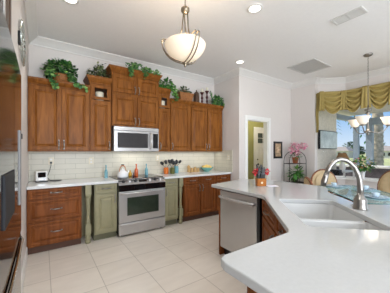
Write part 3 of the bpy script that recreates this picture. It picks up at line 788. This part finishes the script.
# big ivy in basket at left
r = thing('ivy_basket', 'large bushy ivy in a wicker basket on the left wall cabinet', 'plant', (.225, 4.02, 2.426)); r.scale = (.92, 1, .95)
MB().lathe([(.09, 0), (.12, .04), (.14, .10), (.148, .13), (.14, .135), (.12, .10), (.10, .02)], n=20).build('basket', M_wicker, r)
w = MB(); foliage(w, (0, -.01, .21), .235, .15, .145, 560, .07, .06, .5, .09)
trail(w, [(-.14, -.13, .16), (-.15, -.20, .05), (-.12, -.23, -.05), (-.07, -.235, -.10)], 60, .055, .05, .03)
trail(w, [(.12, -.12, .12), (.20, -.19, .0), (.26, -.225, -.04), (.36, -.225, -.06)], 60, .05, .045, .028)
w.build('foliage', M_ivy, r)
r = thing('leafy_plant', 'variegated leafy plant on the narrow cabinet left of the microwave', 'plant', (.78, 4.02, 2.591))
MB().lathe([(.05, 0), (.06, .06), (.055, .06), (.045, .01)], n=16).build('pot', M_terra, r)
w = MB(); foliage(w, (0, -.02, .10), .17, .10, .08, 170, .06, .042, .3, .02); foliage(w, (.03, -.02, .20), .07, .06, .09, 50, .055, .04, .2, .02)
w.build('foliage', M_ivy2, r)
r = thing('trailing_ivy', 'ivy garland trailing over the front of the tallest cabinet above the microwave', 'plant', (1.38, 3.80, 2.817))
w = MB(); trail(w, [(-.16, .04, .08), (-.05, .0, .06), (.08, -.01, .04), (.25, .0, .02), (.40, .03, .04)], 150, .055, .045, .04)
trail(w, [(-.12, -.03, .05), (-.12, -.06, -.04), (-.14, -.06, -.16)], 50, .05, .045, .03)
trail(w, [(.13, -.03, .03), (.14, -.06, -.05), (.12, -.06, -.13)], 36, .05, .04, .025)
w.build('foliage', M_ivy, r)
r = thing('leafy_bush', 'bright green bushy plant spilling down between the tall cabinet and the basket', 'plant', (2.0, 4.0, 2.591))
MB().lathe([(.05, 0), (.065, .07), (.06, .07), (.045, .01)], n=16).build('pot', M_terra, r)
w = MB(); foliage(w, (0, -.02, .11), .17, .12, .11, 230, .065, .05, .4, .02)
trail(w, [(.08, -.15, .10), (.13, -.2, -.02), (.13, -.2, -.2)], 90, .055, .045, .045); w.build('foliage', M_fern, r)
# woven basket with plants, right
r = thing('woven_basket', 'brown woven basket with greenery on the right wall cabinets', 'basket', (2.47, 3.98, 2.426)); r.scale = (.98, 1, 1.2)
w = MB().loft([[(sx_*a, sy_*b_, z) for sx_, sy_ in ((-1, -1), (-.3, -1.06), (.3, -1.06), (1, -1), (1.05, 0), (1, 1), (-1, 1), (-1.05, 0))] for a, b_, z in ((.13, .08, 0), (.15, .095, .05), (.175, .11, .13), (.18, .115, .14), (.165, .10, .13), (.12, .07, .02))])
w.build('basket', M_wicker, r)
w = MB().tube([(.17*math.cos(t*PI/12), 0, .13+.07*math.sin(t*PI/12)) for t in range(13)], .007, 6); w.build('handle', M_wicker, r)
w = MB(); foliage(w, (0, 0, .17), .17, .09, .07, 200, .05, .045, .1, .10); w.build('greenery', M_ivy2, r)
r = thing('lidded_jar', 'dark carved lidded jar between the woven basket and the candlesticks', 'jar', (2.78, 3.98, 2.426)); r.scale = (1.1, 1.1, 1.2)
MB().lathe([(.05, 0), (.062, .02), (.06, .14), (.052, .17), (.045, .175)], n=8, sm=False).build('body', M_espresso, r)
MB().lathe([(.052, .176), (.05, .19), (.02, .215), (.008, .225), (.014, .24), (.006, .25)], n=14).build('lid', M_espresso, r)
for x, y, hh, lab in ((2.95, 4.0, .22, 'shorter dark turned candlestick with ivory candle, the left of two'), (3.06, 3.96, .25, 'taller dark turned candlestick with ivory candle, the right of two')):
    r = thing('candlestick', lab, 'candlestick', (x, y, 2.426)); r.scale = (1.1, 1.1, 1.25); k = hh/.22
    MB().lathe([(.04, 0), (.042, .01*k), (.02, .02*k), (.014, .04*k), (.026, .06*k), (.014, .08*k), (.012, .09*k), (.026, .11*k), (.028, .125*k), (.014, .15*k), (.012, .17*k), (.03, .20*k), (.042, .215*k), (.042, .22*k)], n=16).build('stick', M_burg, r)
    MB().lathe([(.027, hh), (.027, hh+.06), (.022, hh+.065)], n=14).build('candle', M_candle, r)
r = thing('trailing_ivy', 'ivy sprig lying at the right end of the wall cabinets', 'plant', (3.33, 3.95, 2.426)); r.scale = (1.05, 1, 1.5)
w = MB(); foliage(w, (0, 0, .06), .16, .10, .07, 110, .065, .05, .1, .01); trail(w, [(-.14, -.02, .10), (0, -.04, .08), (.15, -.06, .04), (.19, -.1, .0)], 60, .06, .05, .035)
trail(w, [(-.17, .0, .22), (-.13, -.01, .12)], 12, .05, .035, .02)
w.build('foliage', M_ivy, r)

# ------------------------------------------------------------------ things on the back counters
Z = .9143
r = thing('clock_radio', 'small white clock radio with dark display on the left counter', 'radio', (-.02, 4.06, Z), .12)
MB().box(-.075, .075, -.05, .05, .012, .165, .018).build('case', M_white, r)
MB().box(-.05, .05, -.0535, -.048, .07, .145, .003).build('display', M_blackgl, r)
MB().box(-.05, .05, -.0535, -.048, .03, .055, .003).build('speaker_grille', M_steel, r)
MB().box(-.078, .078, -.052, .052, 0, .014, .005).build('base', M_black, r)
def outlet(x, z, label, yy=YB-.0102):
    r = thing('wall_outlet', label, 'outlet', (x, yy, z))
    MB().box(-.038, .038, -.006, 0, -.06, .06, .003).build('cover_plate', M_cream, r)
    for s in (-.024, .024): MB().box(-.016, .016, -.008, -.005, s-.014, s+.014, .003).build('socket', M_white, r)
    return r
outlet(.105, 1.22, 'cream outlet above the clock radio with a black cord plugged in')
outlet(.690, 1.21, 'cream outlet on the tiles between the left post and the blue bottle')
outlet(1.945, 1.235, 'cream outlet on the tiles behind the right side of the range')
r = outlet(0, 1.235, 'cream outlet on the side tile wall at the right corner'); r.location = (XS-.0122, 3.68, 1.235); r.rotation_euler = (0, 0, -PI/2)
w = MB().tube([(.105, YB-.03, 1.19), (.105, YB-.045, 1.15), (.08, YB-.06, 1.05), (.05, YB-.06, .97), (.09, YB-.07, .923), (.20, YB-.09, .921), (.24, YB-.15, .921), (.17, YB-.19, .921), (.10, YB-.15, .921), (.065, YB-.135, .935)], .0045, 6)
w.box(.09, .12, YB-.045, YB-.02, 1.18, 1.21, .003)
tag(w.build('power_cord', M_black), 'black power cord looping from the left outlet to the clock radio', 'cord')
# range-top items
r = thing('tea_kettle', 'white enamel tea kettle with arched handle on the cooktop', 'kettle', (1.12, 3.80, .9255), .3); r.scale = (.88, .88, .9)
MB().lathe([(.08, 0), (.095, .01), (.10, .04), (.095, .08), (.075, .115), (.045, .135), (.04, .14)], n=24).build('body', M_enamel, r)
MB().lathe([(.042, .141), (.036, .152), (.010, .158), (.013, .172), (.006, .18)], n=14).build('lid', M_enamel, r)
MB().tube([(.09, 0, .06), (.12, 0, .09), (.14, 0, .125)], [.02, .014, .010], 10).build('spout', M_enamel, r)
MB().tube([(.075*math.cos(t*PI/10), 0, .11+.12*math.sin(t*PI/10)) for t in range(11)], [.006]*3+[.010]*5+[.006]*3, 8).build('handle', mat('kettle_handle_orange', (196, 116, 66), .4), r)
MB().box(-.03, .03, -.013, .013, .235, .252, .004).build('handle_grip', M_black, r)
def bottle(x, y, h, rr, m, label, z=Z, nm='bottle'):
    r = thing(nm, label, 'bottle', (x, y, z))
    MB().lathe([(rr*.9, 0), (rr, .01), (rr, h*.45), (rr*.8, h*.58), (rr*.35, h*.7), (rr*.32, h*.94), (rr*.3, h*.95)], n=16).build('glass', m, r)
    MB().lathe([(rr*.45, h*.951), (rr*.45, h), (rr*.3, h*1.01)], n=12).build('stopper', m, r)
bottle(.90, 4.02, .22, .028, M_teal, 'slim blue glass bottle on the counter left of the kettle')
bottle(1.62, 3.98, .21, .03, M_teal, 'blue glass bottle at the back right of the cooktop', .9255)
bottle(1.38, 3.86, .22, .034, M_oranget, 'orange glass bottle in the middle of the cooktop', .9255)
bottle(1.30, 3.95, .11, .03, M_amber, 'short amber jar between the kettle and the orange bottle', .9255, 'spice_jar')
r = thing('pepper_mill', 'small dark pepper mill beside the orange bottle', 'mill', (1.315, 3.82, .9255)); 
MB().lathe([(.016, 0), (.018, .02), (.010, .04), (.014, .06)], n=12).build('body', M_burg, r); MB().ball((0, 0, .073), .012).build('knob', M_chrome, r)
def crock(x, y, rr, h, m, label, cnt, seed):
    r = thing('utensil_crock', label, 'utensil crock', (x, y, Z))
    MB().lathe([(rr*.85, 0), (rr*.95, .01), (rr, h*.5), (rr*.95, h*.9), (rr, h), (rr*.9, h), (rr*.8, h*.5), (rr*.7, .015)], n=20).build('pot', m, r)
    rd = random.Random(seed)
    for i in range(cnt):
        a = 2*PI*i/cnt+rd.uniform(-.3, .3); tl = rd.uniform(.15, .5); H_ = rd.uniform(.17, .235); hx, hy = math.cos(a)*rr*.45, math.sin(a)*rr*.45
        tx, ty = hx+math.cos(a)*H_*tl, hy*.6+math.sin(a)*H_*tl*.4
        u = thing('cooking_utensil', None, None)
        names = ['black cooking spoon', 'steel ladle', 'black slotted turner', 'wooden handled spatula']
        u['label'] = '%s standing in the %s' % (names[i % 4] + (' leaning left' if tx < -.03 else ' leaning right' if tx > .03 else ' upright'), label.split(' utensil')[0]+' crock')
        u['category'] = 'utensil'; u['group'] = 'cooking utensils in the crocks'; u.location = (x, y, Z+.02)
        mm = [M_black, M_steel, M_black, MATS['light_wood']][i % 4]
        MB().tube([(hx*.3, hy*.3, 0), (hx, hy, h-.01), (tx, ty, H_)], .005, 6).build('handle', mm, u)
        MB().at(T((tx, ty, H_+.025)) @ RY(math.atan2(tx-hx, H_-h))).ball((0, 0, 0), .033, .010, .046, 10).build('head', mm if i % 4 != 3 else M_black, u)
crock(2.075, 4.05, .050, .13, M_orange, 'orange ceramic utensil crock on the right counter', 4, 1)
crock(2.205, 4.02, .050, .125, M_olivec, 'olive green ceramic utensil crock on the right counter', 4, 2)
crock(2.335, 4.09, .050, .15, M_teal, 'turquoise utensil crock on the right counter', 4, 3)
for i, (x, h, lab) in enumerate(((2.66, .16, 'tallest light wood spice mill of the row, leftmost'), (2.745, .10, 'squat light wood canister right of the tallest mill'), (2.83, .115, 'light wood canister third in the row on the right counter'), (2.915, .085, 'lowest light wood canister at the right end of the row'))):
    r = thing('wooden_canister', lab, 'canister', (x, 4.1, Z), group='light wood canisters on the right counter')
    MB().lathe([(.034, 0), (.036, .01), (.030, h*.4), (.034, h*.7), (.03, h*.75)], n=14).build('body', M_tan, r)
    MB().lathe([(.034, h*.76), (.03, h*.85), (.010, h*.9), (.014, h*.97), (.006, h)], n=12).build('lid', M_tan, r)
# low stand
r = thing('fruit_bowl', 'aqua ceramic bowl holding yellow fruit in the right corner', 'bowl', (3.10, 4.02, Z))
MB().lathe([(.06, 0), (.065, .01), (.05, .015), (.10, .035), (.15, .085), (.155, .095), (.145, .095), (.10, .05), (.03, .03)], n=28).build('bowl', M_tealc, r)
for i in range(7):
    a = i*2*PI/6; q = 0 if i == 6 else .075
    tag(MB().ball((3.10+q*math.cos(a), 4.02+q*math.sin(a), Z+(.122 if i == 6 else .102)), .046, .046, .038, 12).build('yellow_fruit', M_yellow), 'round yellow fruit piled in the aqua bowl', 'fruit', 'yellow fruit in the aqua bowl')

# ------------------------------------------------------------------ knife caddy on the island
kx, ky = 2.40, 1.93
r = thing('knife_block', 'small wooden block full of black-handled knives on the island', 'knife block', (kx, ky, Z), -.55)
MB().box(-.06, .06, -.045, .045, 0, .10, .004).build('block', M_knifew, r)
MB().at(T((0, -.0465, .045)) @ RX(PI/2)).lathe([(.016, 0), (.016, .002)], n=5, sm=False).build('star_emblem', M_cream, r)
for i in range(5):
    for j in range(2):
        x = -.045+i*.0225; y = -.018+j*.034; t = random.uniform(-.25, .25); h = random.uniform(.09, .16)+j*.03
        k_ = thing('knife', 'black-handled knife standing in the wooden block on the island', 'knife', (kx, ky, Z), -.55, 'knives in the wooden block')
        MB().at(T((x, y, .1005)) @ RY(t)).box(-.007, .007, -.009, .009, 0, h, .004).build('handle', M_black, k_)
        MB().at(T((x, y, .1005)) @ RY(t)).box(-.0075, .0075, -.0095, .0095, h*.4, h*.46).build('collar', MATS.get('grey_plastic') or mat('grey_plastic', (112, 116, 122), .4), k_)
for sx_, lab in ((-.078, 'red silk flower leaning left of the knife handles'), (.078, 'red silk flower leaning right of the knife handles')):
    f_ = thing('red_flower', lab, 'flower', (kx, ky, Z), -.55)
    MB().tube([(sx_*.6, 0, .101), (sx_*.8, 0, .14), (sx_, -.01, .18)], .003, 5).build('stem', M_ivy, f_)
    w = MB(); foliage(w, (sx_, -.01, .185), .028, .028, .028, 40, .03, .03, .1); w.build('petals', M_redp, f_)
tag(MB().box(-.07, .07, -.05, .05, 0, .004).build('notepad', M_paper), 'white notepad lying on the island beside the knife block', 'notepad')
o = bpy.data.objects['notepad']; o.location = (2.50, 1.83, Z); o.rotation_euler = (0, 0, -.5)
# glass cutting board at right frame edge
tag(MB().at(T((2.14, .42, Z)) @ RZ(-.5)).box(-.0, .4, -.3, 0, 0, .008, .003).build('glass_board', M_gedge), 'dark teal glass board on the island at the right edge of the view', 'cutting board')

# ------------------------------------------------------------------ dining nook
c0 = Vector((3.96, 1.28)); ea = Vector((.707, .707)); eb = Vector((.707, -.707))
def tp(a, b): p = c0+ea*a+eb*b; return (p.x, p.y)
TZ = .76
a0_, a1_, b0_, b1_ = -.76, .74, -.44, .34
pts = [tp(a0_, b0_), tp(a0_, b1_-.15), tp(a0_+.15, b1_), tp(a1_-.15, b1_), tp(a1_, b1_-.15), tp(a1_, b0_+.15), tp(a1_-.15, b0_)]
r = thing('dining_table', 'glass-topped rattan dining table beyond the island', 'table')
tpo = MB().prism(pts, TZ-.012, TZ, .002).build('glass_top', M_shelfgl, r)
cx_, cy_ = c0.x-eb.x*.05, c0.y-eb.y*.05
w = MB()
cpt = Vector((sum(p[0] for p in pts)/7, sum(p[1] for p in pts)/7))
pp = [tuple(Vector(p)+(cpt-Vector(p)).normalized()*.0) for p in pts]
w.tube([(x, y, TZ-.0065) for x, y in pp+[pp[0]]], .0065, 6); w.build('glass_edge', M_gedge, r)
w = MB().lathe([(.30, 0), (.32, .03), (.22, .08), (.14, .25), (.12, .4), (.16, .6), (.26, .72), (.28, .745)], (cx_, cy_, 0), 20); w.build('pedestal', M_rattan, r)
# place settings
def setting(a, b, label_p, label_m, label_c):
    x, y = tp(a, b)
    tag(MB().lathe([(.19, 0), (.19, .003)], (x, y, TZ+.001), 28).build('placemat', MATS['glass_edge'] if False else mat('aqua_placemat', (158, 192, 198), .8, noise=.2, scale=30) if 'aqua_placemat' not in MATS else MATS['aqua_placemat']), label_m, 'placemat')
    tag(MB().lathe([(.07, 0), (.10, .006), (.14, .018), (.135, .022), (.09, .010), (.02, .006)], (x, y, TZ+.0045), 28).build('dinner_plate', M_bluech), label_p, 'plate')
    r = thing('tea_cup', label_c, 'cup', (x, y, TZ+.0125))
    MB().lathe([(.025, 0), (.03, .004), (.042, .03), (.046, .06), (.043, .06), (.038, .03), (.02, .008)], n=18).build('cup', M_bluech, r)
    MB().tube([(.042, 0, .05), (.065, 0, .045), (.062, 0, .022), (.038, 0, .02)], .004, 6).build('handle', M_bluech, r)
setting(-.42, -.08, 'blue patterned plate on the near side of the glass table', 'aqua round placemat on the near side of the glass table', 'blue patterned cup nearest the island on the glass table')
setting(.48, -.22, 'blue patterned plate on the far left of the glass table', 'aqua round placemat on the far left of the glass table', 'blue patterned cup on the far left of the glass table')
setting(.22, .13, 'blue patterned plate on the right side of the glass table', 'aqua round placemat on the right side of the glass table', 'blue patterned cup on the right side of the glass table')

def chair(name, label, x, y, rz, back_h=1.0):
    r = thing(name, label, 'chair', (x, y, 0), rz)      # faces +y local, back at -y
    MB().box(-.23, .23, -.2, .25, .34, .41, .02).build('seat_frame', M_rattan, r)
    MB().box(-.215, .215, -.18, .24, .411, .48, .03).build('seat_cushion', M_cushion, r)
    rings = []
    w = MB(); oval = [(.235*math.cos(t*2*PI/28), .5*(back_h-.46)*math.sin(t*2*PI/28)) for t in range(28)]
    zc = .46+.5*(back_h-.46)
    w.loft([[(x_, -.25-.10*(z_/.27)*.4+.35*x_*x_+dy, zc+z_) for x_, z_ in oval] for dy in (-.02, .02)])
    w.build('backrest', M_cushion, r)
    w = MB(); w.tube([(x_*1.02, -.25-.10*(z_/.27)*.4+.35*x_*x_, zc+z_*1.02) for x_, z_ in oval+[oval[0]]], .022, 8); w.build('back_rim', M_rattan, r)
    w = MB(); ov = [(a*.80, b*.80) for a, b in oval]
    w.loft([[(x_*k, -.25-.10*(z_/.27)*.4+.35*x_*x_+dy, zc+z_*k) for x_, z_ in ov] for dy, k in ((.021, 1), (.05, .95), (.06, .6))]); w.build('back_pad', M_cushion, r)
    for s in (-1, 1):
        MB().tube([(s*.20, -.28, .62), (s*.27, -.15, .67), (s*.285, .05, .665), (s*.27, .20, .64), (s*.25, .23, .55), (s*.235, .22, .38)], .018, 8).build('arm', M_rattan, r)
        MB().tube([(s*.20, .20, .35), (s*.22, .23, 0)], .02, 8).build('leg', M_rattan, r)
        MB().tube([(s*.19, -.17, .35), (s*.21, -.22, 0)], .02, 8).build('leg', M_rattan, r)
chair('dining_chair', 'rattan armchair with cream oval back, behind the faucet arc', 4.73, 2.13, math.radians(135), .97)
chair('dining_chair', 'rattan armchair at the left end of the glass table beside the plant stand', 4.06, 1.90, math.radians(-135), .90)
chair('dining_chair', 'large rattan armchair cut by the right edge of the view', 4.76, 1.30, math.radians(65), 1.03)

# plant stand in the corner
r = thing('plant_stand', 'black wrought iron two-shelf plant stand in the corner', 'plant stand', (5.08, 3.06, 0), math.radians(-28))
hw, dp = .21, .13
for sy in (-1, 1):
    w = MB().tube([(-hw, sy*dp, 0), (-hw, sy*dp, 1.15)]+[(hw*math.cos(PI-t*PI/10), sy*dp, 1.15+.22*math.sin(t*PI/10)) for t in range(11)]+[(hw, sy*dp, 0)], .007, 6)
    w.build('arched_frame', M_iron, r)
for z in (.30, .62, 1.08):
    w = MB()
    for t in range(9): w.box(-hw, hw, -dp+t*2*dp/8-.005, -dp+t*2*dp/8+.005, z-.006, z+.004)
    w.box(-hw-.004, -hw+.008, -dp, dp, z-.01, z+.006); w.box(hw-.008, hw+.004, -dp, dp, z-.01, z+.006); w.build('shelf', M_iron, r)
def potted(name, label, x, y, z, m, pm, pr, ph):
    r = thing(name, label, 'plant', (x, y, z)); MB().lathe([(pr*.7, 0), (pr*.75, .01), (pr*.95, ph*.8), (pr*1.05, ph*.82), (pr*1.05, ph), (pr*.9, ph), (pr*.8, ph*.8)], n=20).build('pot', pm, r); return r
r = potted('pink_orchid', 'pink flowering orchid in a brown pot on the top shelf of the stand', 5.10, 3.06, 1.085, 0, M_terra, .075, .145)
w = MB()
for tx, tz in ((-.16, .42), (-.05, .50), (.10, .46), (.26, .40), (.05, .34), (-.10, .30)): w.tube([(0, 0, .12), (tx*.4, 0, tz*.7), (tx, -.02*1, tz)], .004, 5)
w.build('stems', M_ivy, r)
w = MB(); foliage(w, (-.03, -.03, .36), .20, .12, .15, 170, .055, .048, .1); foliage(w, (.12, -.14, .42), .14, .08, .06, 55, .045, .045, .1)
w.build('blossoms', M_pink, r)
w = MB(); foliage(w, (0, 0, .18), .09, .08, .06, 30, .10, .04, .2, .14); w.build('leaves', M_ivy, r)
r = potted('green_houseplant', 'broad-leaved green plant on the middle shelf of the stand', 5.09, 3.05, .625, 0, M_iron, .07, .12)
w = MB(); foliage(w, (0, -.02, .20), .19, .12, .13, 80, .13, .07, .2, .1); w.build('leaves', M_fern, r)
# picture
r = thing('framed_picture', 'small dark-framed picture on the wall beside the doorway', 'picture', (4.82, YD, 1.41))
w = MB(); a, b = .17, .21; f = .05
for q in ((-a, a, -b, -b+f), (-a, a, b-f, b), (-a, -a+f, -b+f, b-f), (a-f, a, -b+f, b-f)): w.box(q[0], q[1], -.022, -.001, q[2], q[3], .004)
w.build('frame', M_black, r); MB().box(-a+f, a-f, -.012, -.002, -b+f, b-f).build('print', M_lavend, r)
MB().box(-.05, .05, -.014, -.0121, -.07, .07).build('portrait_panel', mat('warm_print', (214, 184, 150), .6, noise=.4, scale=30), r)
# flowers on the sill
r = thing('flower_vase', 'white vase of yellow and pink flowers on the bay window sill', 'vase', (5.90, 1.93, SILL+.001))
MB().lathe([(.03, 0), (.035, .01), (.03, .05), (.04, .13), (.048, .19), (.044, .19), (.03, .1)], n=16).build('vase', M_enamel, r)
w = MB(); foliage(w, (-.03, 0, .34), .13, .20, .15, 160, .10, .05, .2, .18); w.build('leaves', M_ivy, r)
w = MB(); foliage(w, (-.06, -.02, .36), .12, .18, .13, 70, .045, .045, .4); w.build('blossoms', M_mixed, r)

# ------------------------------------------------------------------ lanai and outside
struct('floor_lanai', MB().box(BX+.13, 9.6, -3, 4.6, -.1, -.02), M_patio)
struct('wall_lanai', MB().box(5.60, 7.2, 3.02, 3.36, -.1, 2.9), M_stucco)
struct('ceiling_lanai', MB().box(BX+.13, 8.9, -3, 3.35, 2.62, 2.7), M_wall)
w = MB().box(7.2, 8.9, 3.0, 3.12, 2.36, 2.5); w.box(8.75, 8.9, -3, 3.12, 2.24, 2.46); struct('trim_5', w, M_grey)
for y, ww in ((3.08, .07), (2.70, .09)): tag(MB().box(8.76, 8.9, y-ww, y+ww, -.1, 2.24).build('screen_post', M_grey), {3.08: 'slim grey aluminium post of the patio enclosure, the left one', 2.70: 'wider grey aluminium post of the patio enclosure, the right one'}[y], 'post')
r = thing('patio_wall', 'dark stone patio wall with a white cap beyond the bay window', 'wall')
MB().box(8.4, 8.74, -2.5, 4.3, -.02, .86).build('stone_face', M_dstone, r)
MB().box(8.34, 8.76, -2.5, 4.3, .861, .93, .01).build('cap', M_trim, r)
r = thing('outdoor_television', 'flat television on the stucco patio wall seen through the bay', 'television', (6.50, 2.93, 1.69), 0)
MB().box(-.50, .50, -.02, .03, -.25, .25, .006).build('case', M_black, r); MB().box(-.48, .48, -.026, -.0205, -.23, .23).build('screen', M_tvscreen, r)
MB().box(-.1, .1, .031, .088, -.08, .08).build('bracket', M_black, r)
r = thing('side_table', 'white patio side table under the tan lamp', 'side table', (6.75, 2.68, -.02))
MB().box(-.35, .35, -.2, .2, .84, .87, .005).build('table_top', M_white, r)
for a in (-1, 1):
    for b in (-1, 1): MB().box(a*.3-.02, a*.3+.02, b*.16-.02, b*.16+.02, 0, .839).build('leg', M_white, r)
r = thing('table_lamp', 'patio table lamp with a tan shade below the television', 'lamp', (6.75, 2.68, .851)); r.scale = (.75, .75, .85)
MB().lathe([(.07, 0), (.09, .03), (.11, .12), (.07, .24), (.03, .30), (.02, .36)], n=18).build('base', M_white, r)
MB().lathe([(.22, .36), (.12, .56), (.115, .56), (.215, .36)], n=22, cap=False).build('lamp_shade', M_ltan, r)
tag(MB().at(T((6.30, 2.66, -.02))).box(-.1, .08, -.12, .12, 0, .92, .01).build('speaker', M_black), 'black speaker standing beside the white patio side table', 'speaker')
# ground
struct('ground', MB().box(-200, 300, -200, 300, -.4, -.25), M_grass)
tag(MB().box(15, 16.5, -30, 60, -.25, -.2).build('paved_walk', M_sand), 'pale paved walk outside the patio', 'path')
tag(MB().box(26, 31, -40, 90, -.25, -.22).build('sand_strip', M_sand), 'pale sandy strip across the field', 'path')
def palm(x, y, h, rr, label, fr=True):
    r = thing('palm_tree', label, 'tree', (x, y, -.25))
    n = int(h/.09); MB().lathe([(rr*(1.06 if i % 2 else .94)*(1.15-.25*i/n), h*i/n) for i in range(n+1)], n=16).build('trunk', M_trunk, r)
    w = MB()
    for k in range(26 if fr else 0):
        a = k*2.4; el = random.uniform(-.2, 1.1); Lf = random.uniform(1.8, 2.4); prev = None
        for s in range(14):
            t = s/13; q = Lf*t; zz = h+math.sin(el)*q-.55*q*q*.6
            p = Vector((math.cos(a)*math.cos(el)*q, math.sin(a)*math.cos(el)*q, zz))
            for sg in (-1, 1):
                side = Vector((-math.sin(a), math.cos(a), 0))*sg
                w.leaf(p, side*.7+Vector((math.cos(a)*.5, math.sin(a)*.5, -.6)), Vector((0, 0, 1)), .55*(1-.6*t), .06)
    w.build('fronds', M_fern, r)
palm(12.1, 3.42, 6.0, .19, 'thick palm trunk rising outside the right part of the bay')
palm(10.4, 4.85, 3.8, .13, 'shorter palm with hanging fronds beside the stucco patio wall')
# far row: houses and trees
hs = [(64, 34, 'pale far house with red-brown roof behind the left post'), (66, 26, 'pale far house with red-brown roof between the patio posts'), (66, 17, 'pale far house with red-brown roof right of the palm trunk')]
for x, y, lab in hs:
    r = thing('house', lab, 'house', (x, y, -.25))
    r.scale = (.8, .8, .8); w = MB().box(-3, 3, -2.6, 2.6, 0, 2.2); w.build('walls', M_house, r)
    MB().loft([[(-3.5, -3, 2.2), (3.5, -3, 2.2), (3.5, 3, 2.2), (-3.5, 3, 2.2)], [(-1, -1, 3.6), (1, -1, 3.6), (1, 1, 3.6), (-1, 1, 3.6)]]).build('roof', M_roof, r)
    for yy in (-1.5, 0, 1.5): MB().box(-3.05, -2.99, yy-.4, yy+.4, .8, 1.7).build('window', M_blackgl, r)
tl = ['left of the first far house', 'between the left and middle far houses', 'tall and round behind the middle far house', 'right of the middle far house', 'between the palm trunk and the right far house', 'at the right end of the far row', 'farthest left behind the lamp']
for i, (x, y, h) in enumerate(((74, 40, 3.4), (75, 33.5, 3.6), (84, 31, 4.6), (76, 26, 3.0), (75, 21, 3.8), (76, 16, 3.5), (72, 46, 4.2))):
    r = thing('far_tree', 'round green tree on the horizon, '+tl[i], 'tree', (x, y, -.25), group='trees along the horizon')
    MB().tube([(0, 0, 0), (0, 0, h*.5)], .2, 8).build('trunk', M_trunk, r)
    w = MB(); foliage(w, (0, 0, h*.65), h*.42, h*.5, h*.36, 260, .7, .6, .3); w.build('crown', leafmat('far_leaves_%d' % i, (60, 84, 66), (90, 112, 80), (120, 140, 100)), r)
